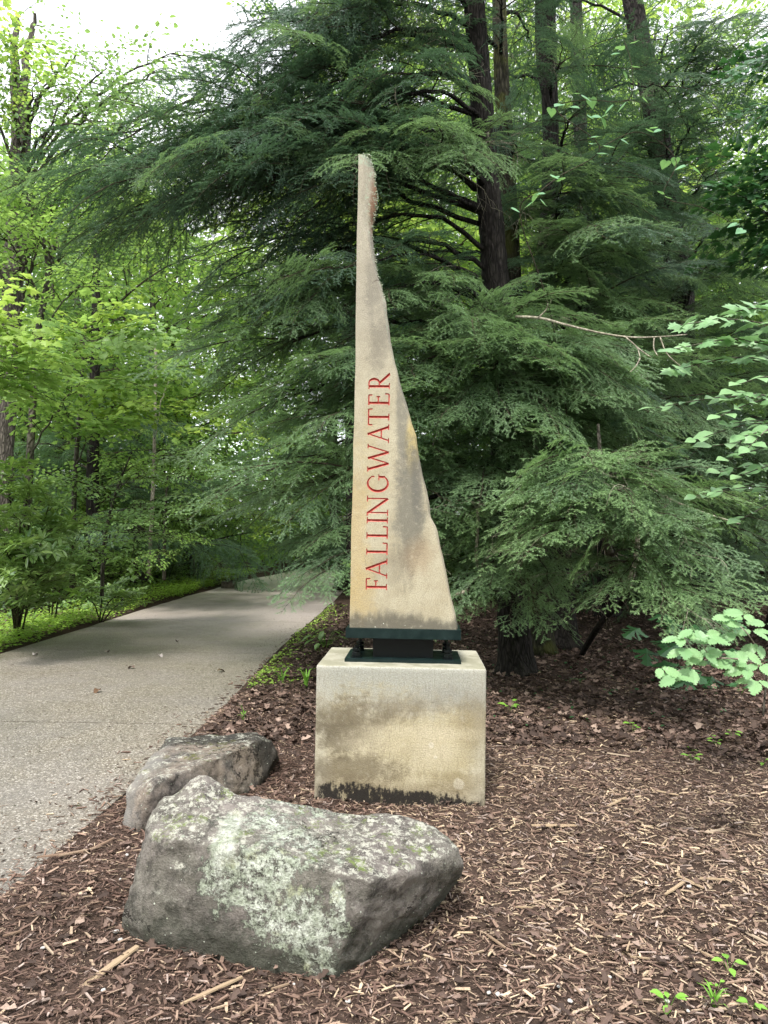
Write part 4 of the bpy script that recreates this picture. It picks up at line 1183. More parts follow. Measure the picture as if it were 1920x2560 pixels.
for k_, src, L_, n_ in (('c_farb', 'farb', 3.6, 7), ('c_fary', 'fary', 3.6, 7), ('c_farm', 'farm', 3.6, 7), ('c_hem', 'far', 3.0, 11), ('c_hemd', 'dark', 2.6, 9)):
    HB[k_] = [composite('branch', src, L_, n_, 150 + i) for i in range(2)]; HL[k_] = L_
def comp_limbs(tree, Q, seed, z0, z1, step, length, kind, prof, slope=(.0, .35), az=None):
    g = rng(seed); z_ = z0; a = g.uniform(0, 6.28); org = parent_origin[tree.name]
    while z_ < z1:
        f = (z_ - z0) / (z1 - z0)
        a = a + 2.4 + g.normal(0, .35) if az is None else R(g.uniform(*az))
        l = length * prof(f) * g.uniform(.75, 1.15)
        p = on_trunk(Q, z_); d = Vector((math.cos(a), math.sin(a), g.uniform(*slope)))
        if not blocked(p + d * l) and p.z + d.z * l > .3:
            m = frame(d, (0, 0, 1), g.normal(0, .2), l / HL[kind]); m.translation = p - Vector(org)
            o = link('branch', HB[kind][int(g.integers(len(HB[kind])))], tree); o.matrix_basis = m; NB[0] += 1
        z_ += step * g.uniform(.7, 1.3)

# ------------------------------------------------------------------ the hemlocks
g = rng(77)
# A: nearest trunk, leaning
TA, QA = new_tree('hemlock_tree', 'tall hemlock with the nearest bare trunk base right behind the pedestal', 'tree',
    [W(1292, 1690, 8.7), W(1272, 1330, 8.75), W(1252, 900, 8.8), W(1238, 700, 8.85), W(1216, 400, 8.9), W(1184, 0, 8.95), W(1160, -300, 9.0), W(1150, -620, 9.0)],
    [.185, .165, .155, .15, .135, .12, .10, .08], M['bark_hemlock'], seed=1, sides=28, n=90, wob=.09)
TB, QB = new_tree('hemlock_tree', 'mottled pale barked hemlock trunk standing close behind the nearest leaning trunk', 'tree',
    [W(1352, 1632, 10.4), W(1335, 1300, 10.3), W(1300, 950, 10.2), W(1285, 760, 10.1), W(1272, 500, 10.0), W(1254, 200, 10.0), W(1248, 0, 10), W(1240, -500, 10)],
    [.17, .15, .14, .12, .11, .10, .09, .07], M['bark_moss'], seed=2, sides=20, n=70)
TC, QC = new_tree('hemlock_tree', 'straight dark hemlock trunk with a black dead side stem rising between two leaning trunks', 'tree',
    [W(1410, 1622, 10.9), W(1392, 1300, 11), W(1368, 900, 11.1), W(1362, 700, 11.1), W(1376, 400, 11.2), W(1370, 0, 11.2), W(1366, -500, 11.2)],
    [.20, .18, .16, .14, .12, .11, .08], M['bark_hemlock'], seed=3, sides=20, n=70)
TD, QD = new_tree('hemlock_tree', 'thick hemlock trunk at upper right whose crown is threaded by the heart leaved vine', 'tree',
    [W(1745, 1520, 13.2), W(1735, 1150, 13.1), W(1705, 860, 13), W(1698, 700, 13), W(1662, 450, 12.9), W(1625, 220, 12.8), W(1580, 0, 12.7), W(1500, -450, 12.6)],
    [.27, .24, .22, .22, .20, .18, .16, .12], M['bark_hemlock'], seed=4, sides=24, n=80)
TE, QE = new_tree('hemlock_tree', 'black hemlock trunk in deep shade beyond the mossy trunks', 'tree',
    [W(1520, 1548, 15.3), W(1516, 1300, 15.3), W(1490, 900, 15.3), W(1460, 500, 15.3), W(1440, 0, 15.3), W(1430, -400, 15.3)],
    [.22, .2, .17, .14, .12, .09], M['bark_hemlock'], seed=5, sides=16, n=50)
TF, QF = new_tree('hemlock_tree', 'dark hemlock deep in the wood just behind the left edge of the standing stone', 'tree',
    [W(885, 1400, 18.5), W(880, 1100, 18.5), W(875, 700, 18.5), W(880, 300, 18.5), W(885, -100, 18.5)],
    [.19, .17, .14, .11, .08], M['bark_hemlock'], seed=6, sides=14, n=50)
TG, QG = new_tree('hemlock_tree', 'dark hemlock on the left bank behind the beech saplings', 'tree',
    [W(235, 1440, 17.5), W(232, 1200, 17.5), W(240, 800, 17.5), W(242, 560, 17.5)],
    [.17, .14, .10, .05], M['bark_hemlock'], seed=7, sides=14, n=50)
# the black dead stem on C
V, T = tube(curve_pts([W(1378, 300, 10.95), W(1352, 180, 10.9), W(1345, 60, 10.9), W(1346, -60, 10.9)], 14) - np.array(parent_origin[TC.name]), np.linspace(.06, .035, 14), 8, wob=.1)
link('dead_stem', tri_mesh('dead_stem', V, T, [M['bark_hemlock']], smooth=True), TC)

# limbs placed from what the photograph shows: (tree, trunk, height on trunk, tip px, tip py, tip depth, boughs, kind)
LIMBS = [
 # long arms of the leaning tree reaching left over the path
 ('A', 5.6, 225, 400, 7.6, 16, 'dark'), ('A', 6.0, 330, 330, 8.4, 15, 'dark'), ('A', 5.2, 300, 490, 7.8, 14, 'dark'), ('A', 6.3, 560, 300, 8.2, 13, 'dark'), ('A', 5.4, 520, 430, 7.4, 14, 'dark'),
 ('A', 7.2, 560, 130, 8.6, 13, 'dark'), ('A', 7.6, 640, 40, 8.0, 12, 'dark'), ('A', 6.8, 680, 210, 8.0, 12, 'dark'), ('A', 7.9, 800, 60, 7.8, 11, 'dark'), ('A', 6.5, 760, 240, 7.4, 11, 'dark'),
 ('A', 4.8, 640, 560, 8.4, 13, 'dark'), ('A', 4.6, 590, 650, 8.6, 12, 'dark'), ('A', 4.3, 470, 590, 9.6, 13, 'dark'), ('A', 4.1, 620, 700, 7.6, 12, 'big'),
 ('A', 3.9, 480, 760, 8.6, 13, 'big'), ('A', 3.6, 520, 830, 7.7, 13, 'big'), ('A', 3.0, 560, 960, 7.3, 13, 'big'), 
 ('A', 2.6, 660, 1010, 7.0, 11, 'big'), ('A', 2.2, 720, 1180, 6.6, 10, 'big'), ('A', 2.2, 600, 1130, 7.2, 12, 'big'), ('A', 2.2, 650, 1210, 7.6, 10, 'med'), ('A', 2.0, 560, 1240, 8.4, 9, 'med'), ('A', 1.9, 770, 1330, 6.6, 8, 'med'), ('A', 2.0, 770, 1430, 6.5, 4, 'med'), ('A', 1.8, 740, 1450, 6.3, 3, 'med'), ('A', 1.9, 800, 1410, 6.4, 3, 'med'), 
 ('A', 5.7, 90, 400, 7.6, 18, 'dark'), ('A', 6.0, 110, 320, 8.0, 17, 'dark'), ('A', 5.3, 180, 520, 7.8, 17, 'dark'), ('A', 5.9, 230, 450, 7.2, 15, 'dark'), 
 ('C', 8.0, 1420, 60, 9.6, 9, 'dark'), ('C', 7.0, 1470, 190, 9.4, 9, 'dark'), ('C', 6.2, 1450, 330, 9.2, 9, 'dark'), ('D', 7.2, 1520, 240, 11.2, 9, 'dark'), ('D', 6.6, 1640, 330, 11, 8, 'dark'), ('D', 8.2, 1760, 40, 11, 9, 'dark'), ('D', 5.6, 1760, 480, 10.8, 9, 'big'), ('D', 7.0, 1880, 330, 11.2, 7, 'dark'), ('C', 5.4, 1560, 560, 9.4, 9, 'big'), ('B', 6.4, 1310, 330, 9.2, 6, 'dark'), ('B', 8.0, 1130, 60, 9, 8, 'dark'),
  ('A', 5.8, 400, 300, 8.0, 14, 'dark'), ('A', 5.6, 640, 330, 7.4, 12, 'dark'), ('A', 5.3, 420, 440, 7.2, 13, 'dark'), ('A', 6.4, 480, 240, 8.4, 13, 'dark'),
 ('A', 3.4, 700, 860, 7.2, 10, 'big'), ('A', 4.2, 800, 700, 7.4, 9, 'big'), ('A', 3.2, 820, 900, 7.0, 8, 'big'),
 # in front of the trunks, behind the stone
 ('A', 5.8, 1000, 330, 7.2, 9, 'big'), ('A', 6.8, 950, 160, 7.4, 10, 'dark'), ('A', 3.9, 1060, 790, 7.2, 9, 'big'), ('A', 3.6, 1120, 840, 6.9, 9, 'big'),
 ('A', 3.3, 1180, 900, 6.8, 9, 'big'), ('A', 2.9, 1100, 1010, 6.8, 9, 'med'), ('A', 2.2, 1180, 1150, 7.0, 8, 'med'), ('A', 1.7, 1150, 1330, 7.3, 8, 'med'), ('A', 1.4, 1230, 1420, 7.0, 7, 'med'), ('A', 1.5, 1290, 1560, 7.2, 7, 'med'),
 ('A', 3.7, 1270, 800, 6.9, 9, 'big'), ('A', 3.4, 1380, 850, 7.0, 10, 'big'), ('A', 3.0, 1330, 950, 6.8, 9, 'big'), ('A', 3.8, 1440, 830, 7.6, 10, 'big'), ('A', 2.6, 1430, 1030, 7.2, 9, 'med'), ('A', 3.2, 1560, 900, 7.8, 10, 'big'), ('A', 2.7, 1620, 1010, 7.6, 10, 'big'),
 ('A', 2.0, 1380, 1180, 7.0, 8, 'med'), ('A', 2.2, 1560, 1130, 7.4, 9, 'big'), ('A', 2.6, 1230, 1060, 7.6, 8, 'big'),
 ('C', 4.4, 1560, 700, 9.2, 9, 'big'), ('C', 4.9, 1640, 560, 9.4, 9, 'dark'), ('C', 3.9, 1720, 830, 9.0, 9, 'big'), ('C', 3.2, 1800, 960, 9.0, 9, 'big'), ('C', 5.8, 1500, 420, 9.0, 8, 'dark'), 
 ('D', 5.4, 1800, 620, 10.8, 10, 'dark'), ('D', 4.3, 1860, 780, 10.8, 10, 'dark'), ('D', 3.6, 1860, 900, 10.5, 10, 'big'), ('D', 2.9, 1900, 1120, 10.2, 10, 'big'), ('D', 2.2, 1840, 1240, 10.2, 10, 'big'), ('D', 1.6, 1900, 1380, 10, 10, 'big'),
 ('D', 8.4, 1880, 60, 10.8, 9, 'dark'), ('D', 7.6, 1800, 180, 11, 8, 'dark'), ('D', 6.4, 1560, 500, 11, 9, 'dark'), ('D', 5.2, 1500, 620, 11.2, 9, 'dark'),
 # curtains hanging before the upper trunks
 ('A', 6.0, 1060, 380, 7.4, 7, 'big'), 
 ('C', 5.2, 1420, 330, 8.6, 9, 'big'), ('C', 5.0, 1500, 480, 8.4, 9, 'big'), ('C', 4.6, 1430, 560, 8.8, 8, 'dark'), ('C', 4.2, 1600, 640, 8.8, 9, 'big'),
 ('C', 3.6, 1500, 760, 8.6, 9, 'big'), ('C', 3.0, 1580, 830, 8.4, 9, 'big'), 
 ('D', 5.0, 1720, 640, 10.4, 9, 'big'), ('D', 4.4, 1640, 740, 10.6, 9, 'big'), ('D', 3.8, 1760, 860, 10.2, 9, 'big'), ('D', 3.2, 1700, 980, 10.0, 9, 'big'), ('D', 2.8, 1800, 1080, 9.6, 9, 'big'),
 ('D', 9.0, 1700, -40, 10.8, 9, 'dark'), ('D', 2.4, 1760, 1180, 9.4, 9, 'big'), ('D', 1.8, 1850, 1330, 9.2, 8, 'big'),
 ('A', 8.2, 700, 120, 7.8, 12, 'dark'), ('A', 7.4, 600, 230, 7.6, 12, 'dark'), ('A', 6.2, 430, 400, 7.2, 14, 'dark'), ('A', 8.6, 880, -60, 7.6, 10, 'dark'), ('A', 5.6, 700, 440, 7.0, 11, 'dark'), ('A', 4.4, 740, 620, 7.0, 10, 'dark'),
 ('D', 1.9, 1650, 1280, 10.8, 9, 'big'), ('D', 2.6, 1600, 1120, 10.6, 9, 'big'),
]
TR = {'A': (TA, QA), 'B': (TB, QB), 'C': (TC, QC), 'D': (TD, QD), 'E': (TE, QE), 'F': (TF, QF), 'G': (TG, QG)}
for k, h_, px, py, Y, n, kd in LIMBS:
    tr, Q = TR[k]
    limb(tr, g, on_trunk(Q, h_), W(px, py, Y), n, kd, r0=.034 if Y > 7 else .026)
auto_limbs(TB, QB, 101, 4.5, 10.0, .9, 2.4, 'dark', 6)
auto_limbs(TC, QC, 102, 4.0, 10.5, .6, 2.6, 'dark', 7)
comp_limbs(TE, QE, 103, 1.8, 11, .42, 3.2, 'c_hem', lambda f: 1.1 - f * .5)
auto_limbs(TD, QD, 104, 3.0, 11, .6, 2.8, 'dark', 8)
comp_limbs(TF, QF, 105, 2.2, 12.5, .32, 2.5, 'c_hem', lambda f: 1.15 - f * .55, slope=(-.15, .15))
comp_limbs(TG, QG, 106, 1.0, 7.4, .24, 2.7, 'c_hem', lambda f: 1.15 - f * .9, slope=(-.15, .12))
auto_limbs(TA, QA, 107, 8.5, 11, .8, 2.8, 'dark', 7)
# young hemlock with the crooked stem, right of the nearest trunk
TH_, QH = new_tree('young_hemlock', 'young hemlock with a crooked stem and fresh light green sprays right of the pedestal', 'sapling',
    [W(1566, 1475, 7.2), W(1545, 1440, 7.1), W(1528, 1395, 7.0), W(1512, 1330, 6.95), W(1508, 1230, 6.9), W(1500, 1130, 6.9), W(1495, 1060, 6.9)], [.038, .038, .036, .034, .026, .018, .012], M['bark_pale'], seed=8, sides=12, n=40, flare=0)
V, T = tube(curve_pts([W(1566, 1475, 7.2), W(1590, 1400, 7.25), W(1594, 1330, 7.3)], 8) - np.array(parent_origin[TH_.name]), np.linspace(.035, .022, 8), 8, wob=.1)
link('broken_stub', tri_mesh('broken_stub', V, T, [M['dead_wood']], smooth=True), TH_)
V, T = tube(curve_pts([W(1566, 1475, 7.2), W(1560, 1500, 7.6), W(1500, 1560, 8.4), G(1452, 1640)], 12) - np.array(parent_origin[TH_.name]), np.linspace(.032, .036, 12), 8, wob=.1)
link('stem_foot', tri_mesh('stem_foot', V, T, [M['bark_hemlock']], smooth=True), TH_)
parent_origin[TH_.name] = parent_origin[TH_.name]
for h_, px, py, Y, n, kd in [(2.0, 1290, 1215, 6.3, 8, 'light'), (1.9, 1380, 1260, 6.1, 8, 'light'), (1.7, 1340, 1330, 6.0, 8, 'light'), (2.2, 1480, 1160, 6.2, 7, 'light'), (2.3, 1400, 1150, 6.4, 7, 'light'), (2.1, 1620, 1190, 6.3, 8, 'light'),
    (2.0, 1760, 1230, 6.2, 9, 'light'), (1.8, 1640, 1290, 6.0, 8, 'light'), (1.7, 1740, 1350, 6.1, 8, 'light'), 
    (1.4, 1740, 1440, 5.9, 9, 'light'), (1.3, 1660, 1490, 6.0, 8, 'light'), (1.35, 1780, 1500, 6.2, 8, 'light'), (2.1, 1560, 1240, 6.0, 7, 'light'), (1.9, 1450, 1290, 6.3, 8, 'light'), ]:
    limb(TH_, g, on_trunk(QH, h_), W(px, py, Y), n, kd, r0=.014, matw=M['bark_pale'])
for h_, px, py, Y, n, kd in [(2.3, 1210, 1300, 7.4, 8, 'med'), (1.9, 1240, 1470, 7.1, 8, 'light'), (1.7, 1170, 1500, 7.2, 8, 'light'), (1.6, 1350, 1520, 7.0, 8, 'light'), (1.8, 1380, 1440, 7.0, 8, 'light'), (2.0, 1290, 1380, 7.2, 8, 'light')]:
    limb(TA, g, on_trunk(QA, h_), W(px, py, Y), n, kd, r0=.014)
# two more dark hemlocks closing the right side
for i, (px, Y, lab) in enumerate([(1930, 12.0, 'dark hemlock standing at the right edge behind the pale leaved shrub'), (1620, 19.5, 'hemlock deep in the wood between the black trunk and the vine hung trunk'), (1180, 20, 'hemlock far back directly behind the standing stone'), (1010, 24, 'hemlock behind the stone near the bend of the path'), (1380, 18, 'hemlock behind the mossy trunk and the black trunk'), (400, 24, 'hemlock far along the left side of the path')]):
    b0 = W(px, 1400, Y); b0.z = 0
    tr, Q = new_tree('hemlock_tree', lab, 'tree', [b0, b0 + Vector((.1, 0, (4.6, 12, 5.0, 5.5, 5.0, 5.5)[i] * .35)), b0 + Vector((0, .1, (4.6, 12, 5.0, 5.5, 5.0, 5.5)[i] * .7)), b0 + Vector((.1, 0, (4.6, 12, 5.0, 5.5, 5.0, 5.5)[i] * 1.04))], [.12, .09, .06, .015], M['bark_hemlock'], seed=120 + i, sides=12, n=40)
    comp_limbs(tr, Q, 130 + i, .9, (4.6, 12, 5.0, 5.5, 5.0, 5.5)[i], .33 if i else .28, 3.3, 'c_hem', lambda f: 1.15 - f * .7, slope=(-.15, .15))
print('boughs', NB[0])

# ------------------------------------------------------------------ broadleaf trees of the left bank
def leafy_tree(label, cat, P, r, mat, kinds, seed, limbs=(), auto=None, name='tree', group=None, sides=10, n=30, wob=.06, flare=.4):
    g = rng(seed)
    tr, Q = new_tree(name, label, cat, P, r, mat, group=group, seed=seed, sides=sides, n=n, wob=wob, flare=flare)
    for h_, end, nb, kd, r0 in limbs:
        limb(tr, g, on_trunk(Q, h_), end, nb, kd, r0=r0, matw=mat)
    if auto:
        z0, z1, step, length, nb, prof = auto
        z_ = z0; a = g.uniform(0, 6.28)
        while z_ < z1:
            f = (z_ - z0) / (z1 - z0); a += 2.4 + g.normal(0, .4)
            l = length * prof(f) * g.uniform(.7, 1.15)
            s = on_trunk(Q, z_); e = s + Vector((math.cos(a) * l, math.sin(a) * l, l * g.uniform(.05, .6)))
            kd = kinds[int(g.integers(len(kinds)))]
            if kd.startswith('c_'):
                d = e - s; m = frame(d, (0, 0, 1), g.normal(0, .3), d.length / HL[kd]); m.translation = s - parent_origin[tr.name]
                o = link('branch', HB[kd][int(g.integers(2))], tr); o.matrix_basis = m; NB[0] += 1
            else:
                limb(tr, g, s, e, nb, kd, r0=.012 + .012 * length, matw=mat, exact=False)
            z_ += step * g.uniform(.7, 1.3)
    return tr, Q
dome = lambda f: .45 + .75 * math.sin(math.pi * min(1, f * .9 + .12))

# tall forked tree at the left edge
leafy_tree('tall grey barked tree forking high up at the far left edge of the wood', 'tree',
    [W(2, 1470, 13.6), W(5, 1150, 13.8), W(22, 900, 14), W(36, 620, 14), W(50, 400, 14), W(56, 235, 14)], [.20, .19, .18, .175, .17, .165], M['bark_grey'], ['ovate_t'], 201,
    limbs=[(8.6, W(42, -60, 14), 2, 'ovate_t', .13), (8.6, W(96, -60, 14), 2, 'ovate_t', .12),
           (8.0, W(250, 30, 12.6), 8, 'ovate_t', .05), (7.8, W(520, 60, 11.8), 12, 'ovate_t', .04), (8.0, W(330, 90, 12), 12, 'ovate_t', .04), (7.2, W(380, 170, 11.6), 13, 'ovate_t', .04), (6.6, W(600, 270, 11.6), 11, 'ovate_t', .04), (7.6, W(470, 110, 11.5), 14, 'ovate_t', .05), (7.0, W(560, 200, 11.5), 15, 'ovate_t', .05), (6.6, W(420, 230, 12), 11, 'ovate_t', .05),
           (6.0, W(300, 340, 12), 10, 'ovate_t', .04), (6.2, W(180, 150, 12), 8, 'ovate_t', .04), (5.6, W(200, 420, 12), 9, 'ovate_t', .04), (5.6, W(-60, 300, 12.5), 9, 'ovate_t', .04),
           (5.0, W(130, 480, 12.4), 8, 'ovate_t', .04), (8.0, W(-80, 60, 12.6), 10, 'ovate_t', .04), (8.3, W(100, 120, 12.4), 8, 'ovate_t', .04), (8.4, W(30, 30, 12.2), 9, 'maple_y', .04), (8.2, W(150, 130, 12), 5, 'ovate', .04), (8.2, W(330, 300, 11), 8, 'ovate_t', .04)], n=60, sides=18)
# slender sapling forking in front of it
leafy_tree('slender young tree with a forked dark stem and light green leaves', 'sapling',
    [W(62, 1490, 10.4), W(68, 1300, 10.4), W(80, 1050, 10.4), W(93, 850, 10.4), W(112, 740, 10.4), W(130, 640, 10.4), W(136, 615, 10.4)], [.062, .055, .05, .045, .04, .036, .034], M['bark_pale'], ['ovate'], 202,
    limbs=[(5.0, W(230, 380, 9.6), 9, 'ovate', .028), (5.0, W(150, 370, 9.8), 9, 'ovate', .024), (5.1, W(20, 360, 9.8), 10, 'ovate', .03), (5.0, W(290, 520, 9.6), 8, 'ovate', .02), (4.6, W(-60, 480, 9.4), 9, 'ovate', .02),
           (4.0, W(280, 640, 9.2), 8, 'ovate', .018), (3.4, W(300, 800, 9.0), 8, 'maple', .018), (3.0, W(-60, 800, 9), 8, 'maple', .018), (2.6, W(260, 880, 9.4), 8, 'maple', .016)], wob=.04)
# bright maple reaching in from the left
leafy_tree('bright yellow green maple reaching in over the left bank', 'tree',
    [W(-230, 1640, 8.2), W(-220, 1300, 8.2), W(-200, 900, 8.3), W(-180, 600, 8.4)], [.10, .09, .07, .05], M['bark_grey'], ['maple'], 203,
    limbs=[(3.6, W(50, 800, 7.8), 9, 'maple_y', .03), (3.2, W(80, 880, 8.0), 9, 'maple', .03), (2.9, W(60, 940, 8.4), 8, 'maple', .02)])
leafy_tree('young maple holding a layer of lobed leaves before the dark hemlock on the left bank', 'sapling',
    [W(180, 1470, 12.0), W(185, 1250, 12.0), W(200, 1000, 12.0), W(215, 800, 12)], [.045, .04, .03, .02], M['bark_grey'], ['maple'], 204,
    limbs=[(3.2, W(370, 900, 11), 9, 'maple', .02), (2.9, W(360, 970, 11), 9, 'maple_y', .02), (2.6, W(290, 1020, 10.8), 8, 'maple', .016), (3.6, W(310, 830, 11.2), 8, 'maple', .016), (3.0, W(110, 940, 11), 8, 'maple', .016), (3.9, W(240, 730, 11.4), 8, 'maple_y', .016), (4.2, W(360, 760, 12), 8, 'maple', .016)])
# layered beech like saplings
leafy_tree('low sapling with flat layers of oval leaves beside the small rhododendron', 'sapling',
    [W(255, 1490, 12.5), W(262, 1350, 12.5), W(290, 1230, 12.4), W(330, 1130, 12.3)], [.035, .03, .022, .012], M['bark_grey'], ['ovate_m'], 205,
    limbs=[(2.2, W(400, 1180, 11.6), 8, 'shrub_b', .012), (2.0, W(190, 1190, 11.4), 8, 'ovate_m', .012), (1.7, W(430, 1260, 11.4), 9, 'ovate_m', .012), (1.5, W(170, 1280, 11.2), 8, 'ovate_m', .012), (1.4, W(400, 1330, 11.4), 8, 'ovate_m', .012), (1.1, W(200, 1370, 11), 8, 'ovate_m', .01), (1.0, W(330, 1400, 11), 7, 'shrub_b', .01), (2.4, W(300, 1120, 11.4), 7, 'shrub_b', .01), (2.5, W(470, 1120, 12.6), 8, 'ovate_m', .01)])
leafy_tree('leafy sapling beside the path just left of where the slabs vanish', 'sapling',
    [W(410, 1450, 16), W(412, 1300, 16), W(420, 1180, 16)], [.04, .03, .02], M['bark_grey'], ['ovate_m'], 206,
    limbs=[(1.9, W(540, 1250, 15), 8, 'ovate_m', .012), (1.6, W(330, 1290, 15), 8, 'ovate_m', .012), (1.3, W(500, 1340, 15), 8, 'shrub_b', .012), (1.0, W(380, 1390, 14.6), 8, 'shrub_b', .01), (2.4, W(430, 1150, 15.2), 8, 'ovate_m', .01), (2.6, W(560, 1160, 16), 8, 'ovate', .01)])
# birch stems
for i, (px0, px1, y1, Y, lab) in enumerate([(372, 390, 850, 16.5, 'thin white birch stem with a snapped top showing between dark hemlocks')]):
    leafy_tree(lab, 'birch', [W(px0, 1440, Y), W((px0 + px1) / 2 + 4, 1150, Y), W(px1, y1, Y)], [.045, .04, .03], M['dead_wood'], ['ovate_m'], 210 + i, limbs=[(3.5 - i, W(px1 + 45, y1 + 40, Y), 2, 'ovate_m', .014)], wob=.1)

# undergrowth shrubs
def shrub(name, label, cat, base, stems, kind, seed, n=7, group=None, r0=.014):
    g = rng(seed); root = link(name, None, label=label, cat=cat, group=group); base = Vector(base); root.location = base; parent_origin[root.name] = base
    for e in stems:
        e = Vector(e); v = e - base
        P = curve_pts([base + Vector((g.normal(0, .04), g.normal(0, .04), -.02)), base + v * .45 + Vector((0, 0, .12 * v.length)) , e], 10)
        V, T = tube(P - np.array(base), np.linspace(r0, r0 * .4, 10), 5, wob=.08)
        link('stem', tri_mesh('stem', V, T, [M['twig']], smooth=True), root)
        for i in range(n):
            u = .35 + .65 * i / max(1, n - 1); f = min(u * 9, 8.99); k = int(f); p = P[k] + (P[k + 1] - P[k]) * (f - k)
            a = g.uniform(0, 6.28); up_ = g.uniform(-.1, .6)
            add_bough(root, kind, p, (math.cos(a), math.sin(a), up_), g, g.uniform(.6, 1.05))
    return root
shrub('rhododendron', 'tall rhododendron with whorls of long leathery leaves at the left edge by the path', 'shrub', G(45, 1600), [W(20, 1210, 9.6), W(80, 1260, 9.4), W(-40, 1300, 9), W(60, 1380, 8.9), W(110, 1330, 9.4), W(-10, 1450, 8.8), W(40, 1500, 8.9), W(90, 1450, 9.2), W(-40, 1180, 9.8), W(50, 1300, 9.0), W(130, 1240, 9.6), W(10, 1360, 8.8), W(120, 1430, 9.0), W(150, 1390, 9.3), W(70, 1200, 9.6)], 'rhodo', 301, 9)
shrub('rhododendron', 'small bright rhododendron clump standing alone beside the path edge', 'shrub', G(252, 1555), [W(215, 1490, 12.8), W(255, 1470, 12.8), W(290, 1490, 12.8), W(330, 1500, 13.2)], 'rhodo', 302, 4)
shrub('rhododendron', 'rhododendron sprawling between the sapling stem and the beech like sapling', 'shrub', G(130, 1560), [W(100, 1400, 11), W(170, 1420, 11), W(200, 1340, 11.4), W(150, 1320, 11)], 'rhodo', 303, 5)
def clump(seed, kind, hh, n, k=6):
    """foliage and stems of a whole low shrub, each one mesh"""
    g = rng(seed); b = MB(); w = MB(); cache = [arrays(m) for m in HB[kind]]
    for q in range(n):
        e = Vector((g.normal(0, hh * .42), g.normal(0, hh * .42), hh * g.uniform(.5, 1.1)))
        P = curve_pts([(0, 0, -.03), e * .5 + Vector((0, 0, .1 * hh)), e], 8)
        V, T = tube(P, np.linspace(.008 + .006 * hh, .003, 8), 4); w.add(V, T)
        for i in range(k):
            f = (.3 + .69 * i / (k - 1)) * 7; kk = min(int(f), 6); p = P[kk] + (P[kk + 1] - P[kk]) * (f - kk); a = g.uniform(0, 6.28)
            m = frame((math.cos(a), math.sin(a), g.uniform(-.1, .6)), (0, 0, 1), g.normal(0, .2), g.uniform(.6, 1.05)); m.translation = Vector(p)
            V, T, mi, C = cache[int(g.integers(len(cache)))]; mm = np.array(m); V2 = V @ mm[:3, :3].T + mm[:3, 3]
            b.V.append(V2); b.T.append(T + b.n); b.M.append(mi); b.C.append(C.astype(float)); b.n += len(V2)
    return b.mesh('foliage', list(HB[kind][0].materials)), w.mesh('stems', [M['twig']], True)
CL = {'low': [clump(320, 'shrub', .7, 5), clump(321, 'shrub_b', .8, 5), clump(322, 'shrub', 1.0, 5)],
      'tall': [clump(323, 'ovate_m', 1.9, 6, 6), clump(324, 'ovate', 2.0, 6, 6), clump(325, 'ovate', 2.2, 6, 6)]}
def put_clump(which, x_, y_, sc, g, name, label, group):
    fo, st = CL[which][int(g.integers(3))]
    root = link(name, None, label=label, cat='shrub', group=group); root.location = (x_, y_, float(height(x_, y_))); root.rotation_euler.z = g.uniform(0, 6.28); root.scale = (sc, sc, sc * g.uniform(.85, 1.2))
    link('foliage', fo, root); link('stems', st, root)
g = rng(319)
for i, (px, py) in enumerate([(0, 1500), (110, 1475), (200, 1462), (290, 1450), (360, 1442), (60, 1470), (150, 1450), (240, 1440), (330, 1430), (400, 1428), (450, 1422), (-40, 1480), (500, 1416), (420, 1416)]):
    p = G(px, py)
    put_clump('tall', p.x, p.y, g.uniform(.55, .9), g, 'understory_shrub', 'tall leafy shrub filling the wood beyond the path', 'tall shrubs in the wood beyond the path')
g = rng(320)
for i in range(40):
    y_ = g.uniform(10.5, 30); x_ = path_left(y_) - 1.5 - abs(g.normal(0, 2.4))
    put_clump('low', x_, y_, g.uniform(.55, 1.35), g, 'undergrowth_shrub', 'low green woodland shrub growing on the bank beyond the path', 'low shrubs on the bank beyond the path')
for i in range(44):
    y_ = g.uniform(15, 34); x_ = path_left(y_) - 2.2 - abs(g.normal(0, 5))
    put_clump('tall', x_, y_, g.uniform(.8, 1.5), g, 'understory_shrub', 'tall leafy shrub filling the wood beyond the path', 'tall shrubs in the wood beyond the path')
for i in range(30):
    y_ = g.uniform(15, 30); x_ = g.uniform(-.2, 14)
    put_clump('low', x_, y_, g.uniform(.8, 1.8), g, 'undergrowth_shrub', 'low shrub in the shade under the evergreens', 'low shrubs under the evergreens')
for i in range(34):
    y_ = g.uniform(23, 36); x_ = g.uniform(.8, 20)
    put_clump('tall', x_, y_, g.uniform(.9, 1.5), g, 'understory_shrub', 'tall leafy shrub far back under the evergreens', 'tall shrubs far back under the evergreens')
for i in range(26):
    y_ = g.uniform(38, 42) if i < 14 else g.uniform(41, 48); x_ = g.uniform(-5.5, 1.5) if i < 14 else g.uniform(-11, 3)
    put_clump('tall', x_, y_, g.uniform(1.2, 2.0), g, 'bend_shrub', 'leafy shrub where the path bends out of sight', 'shrubs at the path bend')

